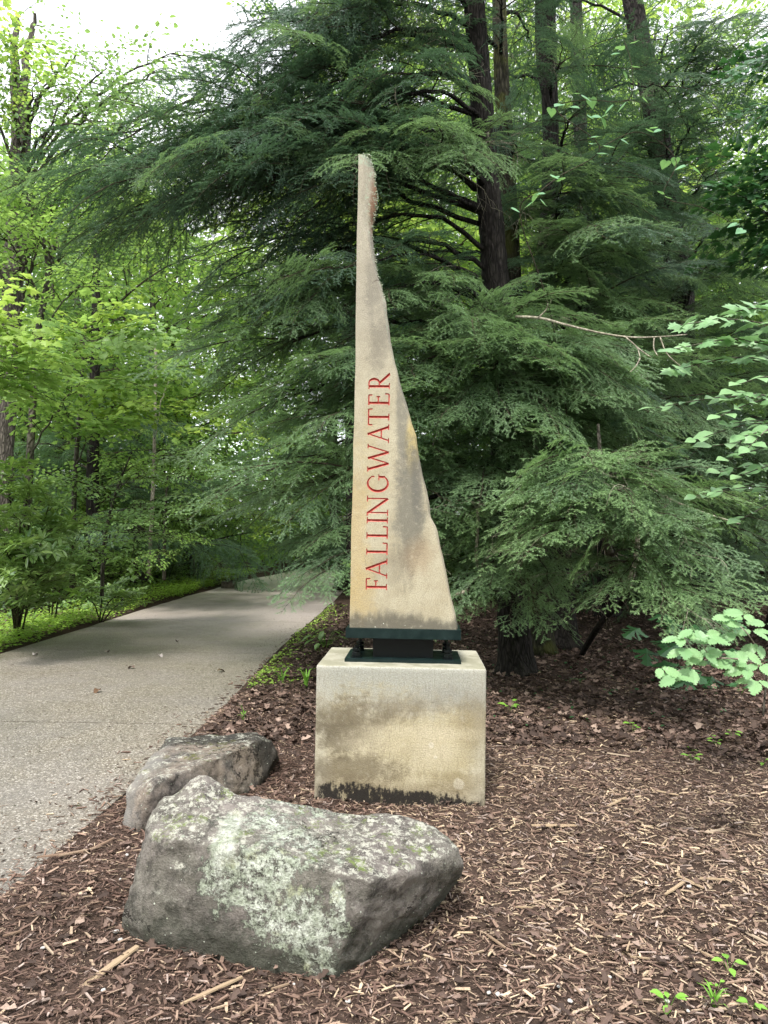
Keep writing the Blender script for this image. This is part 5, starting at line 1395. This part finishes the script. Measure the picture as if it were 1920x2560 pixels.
# ------------------------------------------------------------------ trees farther back
g = rng(500)
BACK = [  # px at trunk, depth, top row in the photo, kinds
 (-120, 20, 480, 'b'), (60, 23, 420, 'y'), (190, 20, 520, 'b'), (300, 26, 330, 'y'), (380, 22, 560, 'b'), (500, 27, 350, 'y'), (480, 32, 470, 'b'),
 (640, 52, 300, 'b'), (760, 55, 200, 'y'), (880, 23, 150, 'y'), (990, 28, 60, 'y'), (1090, 22, 100, 'b'), (1180, 31, 40, 'y'), (1290, 22, -50, 'y'), (1400, 26, -100, 'y'),
 (1500, 21, 0, 'b'), (1620, 24, 0, 'y'), (1730, 24, 480, 'm'), (1850, 27, 420, 'y'), (1980, 22, 420, 'b'), (2100, 28, 200, 'b'), (120, 30, 380, 'b'), (1560, 34, 250, 'y'), (1020, 36, 200, 'b')]
for i, (px, Y, ty, kd) in enumerate(BACK):
    top = W(px, ty, Y); bx = top.x; hz = top.z
    kinds = {'b': ['c_farb', 'c_farb', 'c_farm'], 'y': ['c_fary', 'c_farb'], 'm': ['c_farm', 'c_farb']}[kd]
    b0 = Vector((bx, Y, 0))
    leafy_tree({'b': 'green broadleaf tree deep in the wood', 'y': 'sunlit yellow green tree deep in the wood', 'm': 'dull green broadleaf tree deep in the wood on the shaded side'}[kd], 'tree',
        [b0, b0 + Vector((g.normal(0, .3), 0, hz * .35)), b0 + Vector((g.normal(0, .5), 0, hz * .7)), b0 + Vector((g.normal(0, .6), 0, hz * .97))], [.20, .16, .10, .03],
        M['bark_grey'], kinds, 510 + i, auto=(1.2, hz * .97, hz / 22, min(4.4, hz * .32), 0, dome), name='broadleaf_tree', sides=9, n=24,
        group={'b': 'green broadleaf trees behind', 'y': 'yellow green trees behind', 'm': 'shaded broadleaf trees behind'}[kd])
print('boughs', NB[0], 'objects', len(bpy.data.objects))

# far woods: nobody could count it
g = rng(600)
N = 90000
th = g.uniform(-.62, .62, N) ; rr = g.uniform(34, 62, N)
hx = np.tan(th) * rr
hmax = np.where(th < -.05, 9.5 + 2.5 * np.sin(th * 23), np.where(th > .30, 11.5, 17) + 4 * np.sin(th * 17)) * (rr / 45)
hz = hmax * g.random(N) ** 1.5
ok = ~((np.abs(hx + 3) < 2.4) & (hz < 2.5) & (rr < 45)); hx, rr, hz = hx[ok], rr[ok], hz[ok]; N = len(hx)
cl = np.stack([hx, rr, hz], -1); cl += g.normal(0, .25, cl.shape)
clump = np.sin(hx * 1.3 + np.sin(hz * .9) * 2) * np.cos(hz * 1.1 + rr * .4)
keep = g.random(N) < np.clip(.55 + .6 * clump + np.clip(1 - hz / 5, 0, 1), .12, 1); cl = cl[keep]; N = len(cl)
X = np.stack([g.normal(size=N), g.normal(size=N), g.normal(0, .5, N)], -1); Z = np.stack([g.normal(0, .6, N), g.normal(0, .6, N), np.ones(N)], -1)
pv_, pt_ = LP['quad']
V, T = place_many(pv_, pt_, cl, X, Z, g.uniform(.28, .6, N))
tint = np.clip(.5 + .25 * clump[keep] + g.normal(0, .15, N), 0, 1)
link('distant_woods', tri_mesh('distant_woods', V, T, [M['leaf_bright']], col=np.repeat(tint[:, None].repeat(3, 1), 4, 0)), kind='stuff', label='hazy green mass of far woods closing the view', cat='woods')

# ------------------------------------------------------------------ ground cover on the verge
def cover(name, label, pts, seed, size, mat, kind='ovate', hmax=.10, cat='ground cover', flat=.35, per=1):
    g = rng(seed); pts = np.array(pts); N = len(pts)
    az = g.uniform(0, 6.283, N); X = np.stack([np.cos(az), np.sin(az), g.uniform(-.2, .5, N)], -1)
    Z = np.stack([g.normal(0, flat, N), g.normal(0, flat, N), np.ones(N)], -1)
    pos = np.stack([pts[:, 0], pts[:, 1], height(pts[:, 0], pts[:, 1]) + hmax * g.random(N)], -1)
    pv_, pt_ = LP[kind]
    V, T = place_many(pv_, pt_, pos, X, Z, g.uniform(size[0], size[1], N))
    tint = np.clip(g.normal(.5, .22, N), 0, 1)
    return link(name, tri_mesh(name, V, T, [mat], col=np.repeat(tint[:, None].repeat(3, 1), len(pv_), 0)), kind='stuff', label=label, cat=cat)
g = rng(700)
n = 26000
y = 9 + 22 * g.random(n) ** 1.1; u = g.exponential(.6, n) + .04
x = path_left(y) - u
cm = np.sin(y * 1.7) * .5 + np.sin(y * .63 + 1) + .35 * np.sin(x * 5)
k = g.random(n) < np.clip(.75 + .45 * cm, .05, 1)
cover('ground_cover', 'bright green low plants along the far edge of the path', np.stack([x[k], y[k]], -1), 701, (.03, .075), M['cover'], 'ovate', .20)
n = 4500
y = 8 + 22 * g.random(n); x = path_left(y) - .6 - g.exponential(2.2, n)
cover('ground_cover', 'scattered green plants among the dead leaves of the left bank', np.stack([x, y], -1), 702, (.05, .11), M['leaf_mid'], 'ovate', .30)
n = 1500
y = 7.6 + 9 * g.random(n) ** 1.2; x = path_right(y) + .08 + g.exponential(.16, n)
cover('ground_cover', 'thin strip of yellow green moss and weeds along the near edge of the path', np.stack([x, y], -1), 703, (.02, .05), M['cover'], 'ovate', .05)
n = 420
y = g.uniform(6, 12, n); x = g.uniform(.5, 6, n)
cover('ground_cover', 'tiny green seedlings dotted in the shaded leaf litter', np.stack([x, y], -1), 704, (.03, .06), M['leaf_dark'], 'ovate', .05)

# ------------------------------------------------------------------ plants near the camera, leaf by leaf
LM = {}
def leaf_mesh(kind, mat, tint):
    k = (kind, mat, round(tint, 1))
    if k not in LM:
        V, T = LP[kind]
        if kind in ('heart', 'ovate'):
            V = V.copy(); 
        LM[k] = tri_mesh('leaf', V, T, [M[mat]], col=np.full((len(V), 3), tint), smooth=False)
    return LM[k]
def put_leaf(root, p, d, up, size, kind, mat, tint, name='leaf', width=1.0):
    m = frame(d, up, 0, size); m = m @ Matrix.Diagonal((1, width, 1, 1)); m.translation = Vector(p) - parent_origin[root.name]
    o = link(name, leaf_mesh(kind, mat, tint), root); o.matrix_basis = m
    return o
def wire(root, pts, r0, r1, mat, name='stem', n=14, sides=6):
    P = curve_pts(pts, n)
    V, T = tube(P - np.array(parent_origin[root.name]), np.linspace(r0, r1, n), sides, wob=.06)
    return link(name, tri_mesh(name, V, T, [mat], smooth=True), root)
def plant(name, label, cat, loc, group=None):
    r_ = link(name, None, label=label, cat=cat, group=group); r_.location = Vector(loc); parent_origin[r_.name] = Vector(loc); return r_

# shrub with big pale leaves at the right edge
g = rng(800)
rt = plant('shrub', 'shrub with large pale lobed leaves reaching in at the right edge', 'shrub', (2.75, 4.7, 0))
wire(rt, [(2.75, 4.7, -.05), (2.68, 4.6, 1.2), W(2010, 1000, 4.4), W(1960, 800, 4.3)], .022, .010, M['bark_pale'])
SPR = [  # stem from, to, n leaves
 ((1960, 820, 4.3), (1700, 812, 4.0), 7), ((1960, 860, 4.3), (1690, 872, 3.9), 7), ((1960, 900, 4.3), (1690, 925, 4.0), 7), ((1960, 780, 4.3), (1780, 800, 4.2), 5),
 ((1980, 960, 4.2), (1850, 960, 3.9), 4), ((1985, 1000, 4.2), (1640, 1020, 4.2), 7), ((1985, 1010, 4.3), (1830, 1000, 4.0), 5), ((1990, 1060, 4.2), (1740, 1100, 4.0), 6), ((1990, 1080, 4.3), (1820, 1060, 4.0), 6),
 ((1990, 1130, 4.2), (1820, 1150, 3.9), 6), ((1990, 1180, 4.2), (1850, 1190, 3.9), 6), ((2000, 1220, 4.3), (1740, 1240, 4.2), 7), ((2000, 1260, 4.3), (1850, 1300, 4.1), 5), ((2000, 1040, 4.1), (1870, 1120, 3.8), 6), ((2000, 1240, 4.2), (1790, 1230, 4.0), 5), ((1990, 1130, 4.4), (1780, 1115, 4.3), 5), ((2000, 1000, 4.1), (1800, 1040, 3.9), 7), ((2000, 1040, 4.2), (1840, 980, 4.0), 6), ((2000, 1100, 4.1), (1860, 1090, 3.9), 6), ((2000, 1180, 4.3), (1800, 1180, 4.1), 6), ((2000, 900, 4.3), (1800, 850, 4.1), 6), ((2000, 780, 4.4), (1850, 770, 4.3), 5)]
for (a, b, n) in SPR:
    n = int(n * 1.6)
    A, B_ = W(*a), W(*b); mid = A.lerp(B_, .5) + Vector((0, 0, .04))
    wire(rt, [A, mid, B_], .005, .002, M['bark_pale'], 'twig', 10, 5)
    P = curve_pts([A, mid, B_], 12)
    for i in range(n):
        u = .15 + .85 * i / (n - 1); f = min(u * 11, 10.99); k = int(f); p = P[k] + (P[k + 1] - P[k]) * (f - k); dv = unit(P[k + 1] - P[k])
        sg = 1 if i % 2 else -1; an = R(g.uniform(30, 80)) * sg if u < .97 else 0
        d = (dv[0] * math.cos(an) - dv[1] * math.sin(an), dv[0] * math.sin(an) + dv[1] * math.cos(an), g.uniform(-.35, .05))
        tall = a[1] < 960
        put_leaf(rt, p, d, (g.normal(0, .3), g.normal(-.75, .3), 1), g.uniform(.085, .14) if tall else g.uniform(.065, .12), 'maple' if tall else 'ovate', 'leaf_pale', g.uniform(.3, .9), width=.85 if tall else 1.1)
# spray of toothed compound leaves in front, lower right
g = rng(810)
rt = plant('sapling', 'near sapling with pale toothed leaves in threes hanging over the mulch', 'sapling', G(1908, 1800))
b0 = G(1906, 1800)
wire(rt, [b0 + Vector((0, 0, -.02)), W(1912, 1740, b0.y), W(1922, 1640, b0.y - .1), W(1940, 1560, b0.y - .15)], .011, .006, M['bark_pale'])
wire(rt, [W(1918, 1668, b0.y - .1), W(1860, 1650, 3.75), W(1780, 1648, 3.7), W(1716, 1668, 3.6), W(1668, 1690, 3.55)], .006, .0022, M['dead_wood'], 'branch')
wire(rt, [W(1918, 1668, b0.y - .1), W(1880, 1600, 3.8), W(1845, 1560, 3.7), W(1830, 1535, 3.7)], .004, .0018, M['dead_wood'], 'branch')
wire(rt, [W(1780, 1648, 3.7), W(1745, 1600, 3.65), W(1722, 1572, 3.6)], .003, .0015, M['dead_wood'], 'branch')
CLUS = [(1735, 1572, 3.6), (1700, 1592, 3.6), (1762, 1590, 3.62), (1790, 1600, 3.6), (1712, 1620, 3.58), (1650, 1668, 3.55), (1690, 1690, 3.52), (1730, 1668, 3.56), (1745, 1690, 3.6), (1770, 1655, 3.65), (1805, 1625, 3.66), (1830, 1545, 3.7), (1862, 1535, 3.7), (1805, 1560, 3.68),
        (1845, 1585, 3.7), (1880, 1575, 3.75), (1900, 1610, 3.75), (1858, 1625, 3.68), (1835, 1660, 3.64), (1870, 1672, 3.6), (1900, 1662, 3.65), (1890, 1700, 3.6), (1915, 1560, 3.8), (1760, 1630, 3.62)]
for cx, cy, cd in CLUS:
    c_ = W(cx, cy, cd); a = g.uniform(2.2, 6.0); el = g.uniform(-.6, .1)
    for j, (da, sc) in enumerate([(0, 1.0), (1.25, .8), (-1.25, .8)]):
        aa = a + da; d = (math.cos(aa), math.sin(aa) * .7, el + g.normal(0, .1))
        put_leaf(rt, c_ + Vector(d) * .012, d, (g.normal(0, .3), -.8 + g.normal(0, .2), 1), g.uniform(.08, .115) * sc, 'serrate', 'leaf_pale', g.uniform(.5, 1.0))
# dark plant with big oak shaped leaves
g = rng(820)
b0 = G(1690, 1700); rt = plant('hydrangea', 'dark plant with large oak shaped leaves under the drooping hemlock sprays', 'plant', b0)
for (px, py) in [(1640, 1535), (1600, 1570), (1680, 1550), (1655, 1600), (1615, 1620), (1700, 1610), (1660, 1650), (1735, 1560), (1760, 1620), (1700, 1665), (1730, 1700), (1800, 1580), (1830, 1620), (1780, 1690), (1850, 1560), (1820, 1540)]:
    p = W(px, py, b0.y - .2 - g.uniform(0, .5)); wire(rt, [b0, b0.lerp(p, .6) + Vector((0, 0, .06)), p], .005, .003, M['twig'], 'stem', 8, 5)
    a = g.uniform(3.4, 6.0)
    put_leaf(rt, p, (math.cos(a), math.sin(a), g.uniform(-.6, -.1)), (0, -.6, 1), g.uniform(.26, .36), 'oak', 'leaf_dark', g.uniform(.2, .9))
# climbing vine with heart shaped leaves in the upper right
g = rng(830)
VP = [(1581, 108), (1545, 134), (1591, 169), (1563, 181), (1545, 125), (1382, 272), (1400, 262), (1425, 268), (1455, 240), (1467, 289), (1480, 292), (1504, 297), (1520, 285), (1532, 264), (1560, 258), (1599, 244), (1618, 330), (1635, 322), (1650, 325), (1569, 346), (1550, 350), (1496, 342), (1484, 360), (1508, 366), (1500, 385), (1386, 443), (1400, 452), (1375, 440), (1329, 508), (1345, 484), (1361, 484), (1352, 500), (1278, 521), (1675, 403), (1690, 395), (1711, 415), (1730, 418), (1654, 484), (1670, 495), (1840, 560), (1860, 575), (1830, 550), (1440, 235), (1475, 245)]
rt = plant('climbing_vine', 'vine with rounded heart shaped leaves climbing through the hemlock branches', 'vine', W(1500, 1560, 7.8))
vp = sorted(VP, key=lambda q: q[1])
wire(rt, [W(1500, 1560, 7.8), W(1440, 1200, 7.6), W(1380, 800, 7.4), W(1300, 540, 7.2), W(1350, 480, 7), W(1400, 440, 7), W(1500, 370, 6.9), W(1390, 275, 6.9), W(1460, 250, 6.9), W(1570, 250, 6.9), W(1580, 170, 6.9), W(1560, 100, 6.9)], .006, .003, M['twig'], 'stem', 70, 5)
wire(rt, [W(1500, 370, 6.9), W(1600, 330, 6.9), W(1690, 400, 6.9), W(1660, 490, 6.9), W(1760, 520, 6.9), W(1850, 570, 6.9)], .004, .003, M['twig'], 'stem', 30, 5)
for px, py in VP:
    p = W(px + g.normal(0, 3), py, 6.85 + g.normal(0, .06)); a = g.uniform(0, 6.28)
    put_leaf(rt, p, (math.cos(a), math.sin(a) - .3, g.uniform(-.7, -.1)), (g.normal(0, .3), -.7, 1), g.uniform(.075, .115), 'heart', 'vine', g.uniform(.3, 1))
# dark maple branch hanging in at the right edge
g = rng(835)
tr, Q = new_tree('maple_tree', 'maple whose dark lobed leaves hang in at the upper right edge', 'tree', [Vector((5.9, 9.2, 0)), Vector((5.9, 9.2, 3)), Vector((5.8, 9.2, 6)), Vector((5.8, 9.1, 9))], [.16, .13, .10, .06], M['bark_grey'], seed=9, sides=12, n=30)
for h_, px, py, Y, n in [(5.4, 1800, 440, 8.6, 9), (5.8, 1880, 400, 8.4, 9), (5.0, 1840, 500, 8.6, 8), (6.4, 1900, 260, 8.6, 9), (7.2, 1860, 120, 8.8, 8), (4.6, 1900, 600, 8.8, 7)]:
    limb(tr, g, on_trunk(Q, h_), W(px, py, Y), n, 'maple_d', r0=.02)

# dead wood
g = rng(840)
rt = plant('dead_branch', 'bare pale dead branch lying across the evergreen sprays', 'branch', W(1300, 793, 7.0))
wire(rt, [W(1290, 792, 7.0), W(1350, 795, 6.8), W(1415, 812, 6.6), (W(1500, 832, 6.5)), W(1575, 843, 6.4), W(1650, 842, 6.3), W(1718, 836, 6.3)], .014, .004, M['dead_wood'], 'stem', 24, 7)
for a, b, c_ in [((1563, 842), (1592, 868), (1600, 895)), ((1592, 868), (1615, 885), (1628, 893)), ((1636, 842), (1634, 870), (1645, 890)), ((1650, 842), (1668, 885), (1705, 918)), ((1345, 795), (1365, 775), (1370, 758)), ((1600, 895), (1590, 915), (1575, 930))]:
    wire(rt, [W(*a, 6.4), W(*b, 6.35), W(*c_, 6.3)], .007, .003, M['dead_wood'], 'twig', 8, 5)
rt = plant('crooked_stem', 'bare crooked stem bending down to the ground right of the standing stone', 'stem', G(1100, 1530))
wire(rt, [W(1196, 1250, 7.6), W(1193, 1340, 7.5), W(1191, 1400, 7.5), W(1205, 1452, 7.5), W(1178, 1474, 7.6), W(1130, 1492, 7.9), G(1095, 1512)], .016, .020, M['dead_wood'], 'stem', 30, 7)
rt = plant('dead_branch', 'thin fallen branch slanting down through the sprays toward the right edge', 'branch', W(1560, 1240, 7.0))
wire(rt, [W(1600, 1190, 7.2), W(1660, 1240, 7.0), W(1740, 1275, 6.9), W(1850, 1310, 6.9)], .016, .007, M['dead_wood'], 'stem', 18, 6)

# seedlings in the mulch
SD = [(1275, 1788, .10, 5, 'three leaved seedling just right of the pedestal corner'), (1522, 1747, .06, 4, 'tiny seedling in dark mulch below the deep shade'), (1582, 1840, .09, 4, 'two stemmed seedling in the middle of the mulch'), (1790, 1868, .07, 5, 'small bright seedling below the toothed leaves'), (1832, 1850, .07, 4, 'bright seedling nearest to the pale sapling stem'),
      (1730, 1912, .07, 4, 'low seedling among leaf scraps where mulch turns pale'), (1728, 1890, .04, 3, 'tiniest pale seedling just above the low one'), (1908, 1915, .05, 3, 'seedling cut by the right edge of the picture'), (1822, 2440, .09, 4, 'yellow green seedling lying in the near mulch on the right'), (1795, 2482, .05, 3, 'minute sprout near the grassy tuft'),
      (1672, 2540, .09, 6, 'crinkled bright seedling at the bottom edge'), (1880, 2530, .07, 4, 'small oval leaved seedling in the bottom right corner'), (1425, 1715, .06, 4, 'dark seedling in shaded litter right of the nearest trunk'), (1450, 1720, .06, 4, 'dull seedling next to another in the shaded litter'), (1850, 1745, .14, 7, 'dark green low plant under the toothed leaves')]
for i, (px, py, sz, n, lab) in enumerate(SD):
    if py > 2300: sz *= .65
    b0 = G(px, py); b0.z = float(height(b0.x, b0.y)); rt = plant('seedling', lab, 'seedling', b0); g = rng(850 + i)
    for j in range(n):
        a = 2 * math.pi * j / n + g.normal(0, .3); top = b0 + Vector((math.cos(a) * sz * .35, math.sin(a) * sz * .35, sz * g.uniform(.4, .9)))
        wire(rt, [b0, b0.lerp(top, .5), top], .0012, .0008, M['seedling'], 'stem', 4, 3)
        put_leaf(rt, top, (math.cos(a), math.sin(a), g.uniform(-.2, .3)), (0, -.2, 1), sz * g.uniform(.55, .85), 'ovate', 'seedling' if 'dark' not in lab and 'dull' not in lab else 'leaf_dark', g.uniform(.4, 1))
def tuft(px, py, sz, n, lab, seed):
    b0 = G(px, py); b0.z = float(height(b0.x, b0.y)); rt = plant('grass_tuft', lab, 'grass', b0); g = rng(seed)
    for j in range(n):
        a = g.uniform(0, 6.28); put_leaf(rt, b0, (math.cos(a), math.sin(a), g.uniform(.1, 1.0)), (0, 0, 1), sz * g.uniform(.6, 1.1), 'blade', 'seedling', g.uniform(.2, .8), 'blade', 1.6)
tuft(1785, 2528, .08, 14, 'bright grassy tuft near the bottom right corner', 880)
tuft(765, 1735, .22, 10, 'grass blades leaning against the left side of the pedestal', 881)
tuft(705, 1715, .18, 7, 'thin grass tuft between path edge and pedestal', 882)
tuft(608, 1808, .14, 6, 'small grass tuft behind the brown grey boulder', 883)
b0 = G(815, 1622); rt = plant('leafy_weed', 'leafy weed with drooping leaves behind the steel mount', 'weed', b0); g = rng(884)
for j in range(16):
    a = g.uniform(0, 6.28); r_ = g.uniform(.04, .28); top = b0 + Vector((math.cos(a) * r_, math.sin(a) * r_, g.uniform(.08, .28)))
    wire(rt, [b0, b0.lerp(top, .5) + Vector((0, 0, .03)), top], .003, .0015, M['seedling'], 'stem', 5, 4)
    put_leaf(rt, top, (math.cos(a), math.sin(a), -.3), (0, 0, 1), g.uniform(.11, .18), 'narrow', 'leaf_mid', g.uniform(.3, 1), width=1.5)

# loose pieces one can pick out: pale chips, sticks, pebbles, fallen leaves
def chip_mesh(seed, col, taper=.3, bend=.03):
    g = rng(seed); b = MB(); n = 7; V = []; T = []
    for i in range(n):
        u = i / (n - 1); w_ = .5 * (1 - taper * abs(2 * u - 1) ** 3) * g.uniform(.8, 1.1); cz = bend * math.sin(u * 3)
        V += [[u - .5, -w_, -.5 + cz], [u - .5, w_, -.5 + cz], [u - .5, w_ * .8, .5 + cz], [u - .5, -w_ * .8, .5 + cz]]
    for i in range(n - 1):
        a = 4 * i
        for k in range(4):
            k2 = (k + 1) % 4; T += [[a + k, a + k2, a + 4 + k], [a + k2, a + 4 + k2, a + 4 + k]]
    T += [[0, 2, 1], [0, 3, 2], [4 * n - 4, 4 * n - 3, 4 * n - 2], [4 * n - 4, 4 * n - 2, 4 * n - 1]]
    b.add(V, T, 0, col); return b.mesh('wood_chip', [M['chip']])
CM = [chip_mesh(900 + i, c_) for i, c_ in enumerate([(.38, .28, .18), (.31, .22, .15), (.42, .33, .24), (.22, .145, .10), (.11, .075, .058)])]
g = rng(905)
SPOT = [(270, 2470, 410, .9, 0), (120, 2415, 90, -.5, 2), (530, 2505, 230, .45, 0), (1390, 2087, 170, .05, 0), (1600, 2050, 95, .55, 1), (1540, 2032, 100, .3, 0), (1725, 2230, 110, -.9, 0), (1690, 2240, 140, .4, 0), (1790, 2230, 100, -.1, 0), (1780, 2095, 110, .2, 2), (1560, 2365, 95, .1, 4), (1690, 2372, 110, 0, 4),
        (1490, 2320, 95, -.8, 3), (1570, 2380, 70, .9, 0), (1600, 2410, 60, -.1, 0), (1380, 2385, 60, .1, 0), (1240, 2380, 90, -.7, 1), (1780, 2410, 80, -.7, 0), (1900, 2370, 100, -.7, 2), (1870, 2100, 80, -.4, 1), (1350, 1940, 60, -.2, 2), (1540, 1895, 90, -.3, 2), (1660, 1990, 90, -.25, 0), (1310, 2290, 60, .1, 0),
        (200, 2150, 150, .6, 1), (250, 2130, 110, .7, 3), (150, 2160, 140, .25, 3), (290, 2420, 50, .2, 3), (700, 2480, 60, .2, 1), (1000, 2440, 80, .1, 3), (1090, 2350, 60, .8, 0), (60, 2310, 60, .5, 3), (30, 2380, 60, .4, 3), (1660, 2130, 60, .6, 0), (1480, 2010, 40, -.5, 1), (1395, 2230, 60, .3, 2), (620, 2545, 90, .7, 3)]
for i, (px, py, lpx, sl, ci) in enumerate(SPOT):
    lpx *= .75
    p = G(px, py); p.z = float(height(p.x, p.y)) + .014; L_ = min(lpx * p.y / FPX, .26); a = math.atan2(sl * 2.2, 1)
    o = link('wood_chip', CM[ci], label='large pale splinter of wood lying on the bark mulch' if ci != 4 else 'thick brown bark chunk lying on the bark mulch', cat='wood chip', group='large wood chips on the mulch')
    o.matrix_basis = Matrix.Translation(p) @ Matrix.Rotation(a, 4, 'Z') @ Matrix.Rotation(g.normal(0, .06), 4, 'Y') @ Matrix.Diagonal((L_, L_ * g.uniform(.06, .11) + .002, .005, 1))
t = NT('pebble'); M['pebble'] = t.bsdf(t.mix(t.ramp(t.noise(60, 3), .4, .6), (.28, .26, .24), (.52, .50, .47)), .8)
bm = bmesh.new(); bmesh.ops.create_icosphere(bm, subdivisions=2, radius=1)
for v in bm.verts: v.co *= 1 + .25 * mnoise.noise(v.co * 1.5)
for f in bm.faces: f.smooth = True
pm = bpy.data.meshes.new('pebble'); bm.to_mesh(pm); bm.free(); pm.materials.append(M['pebble'])
for px, py in [(1368, 2478), (1396, 2483), (1245, 2503), (1255, 2505), (1425, 2522), (1222, 2500), (1262, 2435), (1525, 2460), (1615, 2220), (1722, 2240), (1390, 1965), (317, 2157), (300, 2385), (290, 2362), (106, 2410), (735, 2470), (870, 2520), (257, 2530), (300, 2230), (1668, 2525), (1720, 2548)]:
    p = G(px, py); p.z = float(height(p.x, p.y)) + .010; r_ = g.uniform(.004, .009)
    o = link('pebble', pm, label='small whitish pebble on the bark mulch', cat='pebble', group='whitish pebbles on the mulch'); o.location = p; o.scale = (r_ * 1.3, r_, r_ * .7); o.rotation_euler.z = g.uniform(0, 3)
# fallen leaves on the path
FL = [(250, 1727, 'dark curled fallen leaf nearest on the slabs', (.12, .07, .04)), (336, 1672, 'brown fallen leaf in the middle of the path', (.14, .10, .08)), (543, 1680, 'small brown leaf near the mulch side of the path', (.10, .08, .05)), (395, 1640, 'pale fallen leaf farther up the path', (.45, .40, .38)), (82, 1639, 'whitish fallen leaf by the far path edge', (.55, .50, .46)), (445, 1605, 'grey fallen leaf far up the path', (.25, .22, .2)), (264, 1632, 'pinkish leaf lying on the path joint', (.4, .33, .3))]
for i, (px, py, lab, c_) in enumerate(FL):
    p = G(px, py, .005); V, T = LP['ovate']; V = V.copy(); V[:, 2] += .35 * V[:, 1] ** 2 * 3 + .12 * np.sin(V[:, 0] * 5)
    o = link('fallen_leaf', tri_mesh('fallen_leaf', V, T, [M['litter']], col=np.tile(c_, (len(V), 1))), label=lab, cat='leaf'); o.location = p + Vector((0, 0, .006)); o.scale = (.11, .11, .11); o.rotation_euler.z = g.uniform(0, 6)
# stone block and thin black stake by the far verge
b0 = G(573, 1470); bmk = rough_block(-.22, .22, -.14, .14, -.05, .20, .03, 5.5, .08, .01)
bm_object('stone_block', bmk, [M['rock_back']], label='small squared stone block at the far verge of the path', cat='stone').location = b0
b0 = G(494, 1470); rt = plant('marker_stake', 'thin black metal stake standing among the green verge plants', 'stake', b0)
wire(rt, [b0, b0 + Vector((0, 0, .35)), b0 + Vector((0, 0, .72))], .018, .018, M['black_steel'], 'shaft', 4, 10)
bm = bmesh.new(); bmesh.ops.create_cone(bm, cap_ends=True, segments=12, radius1=.032, radius2=.02, depth=.05, matrix=Matrix.Translation((0, 0, .74)))
bm_object('cap', bm, [M['black_steel']], rt)
print('objects', len(bpy.data.objects))

# the same wood goes on behind the camera
g = rng(650)
N = 42000
th = g.uniform(math.pi * .60, math.pi * 2.40, N); rr = g.uniform(13, 24, N)
hx, hy = np.cos(th + math.pi / 2 - math.pi * 0) * 0, 0
ang = g.uniform(R(172), R(368), N)
hx = np.cos(ang) * rr; hy = np.sin(ang) * rr - 1.0
hz = (8 + 3 * np.sin(ang * 9)) * g.random(N) ** .9
ok = ~((hx > -6) & (hx < -.5) & (hz < 5)) & ~((hy > -1) & (np.abs(hx) < 12)) & (hy < np.abs(hx) * 1.2 - 2)
hx, hy, hz = hx[ok], hy[ok], hz[ok]; N = len(hx)
X = np.stack([g.normal(size=N), g.normal(size=N), g.normal(0, .5, N)], -1); Z = np.stack([g.normal(0, .6, N), g.normal(0, .6, N), np.ones(N)], -1)
V, T = place_many(pv_ if len(pv_) == 4 else LP['quad'][0], LP['quad'][1], np.stack([hx, hy, hz], -1), X, Z, g.uniform(.3, .6, N))
link('surrounding_woods', tri_mesh('surrounding_woods', V, T, [M['leaf_bright']], col=np.full((len(V), 3), .5)), kind='stuff', label='green woods going on all round the clearing', cat='woods')
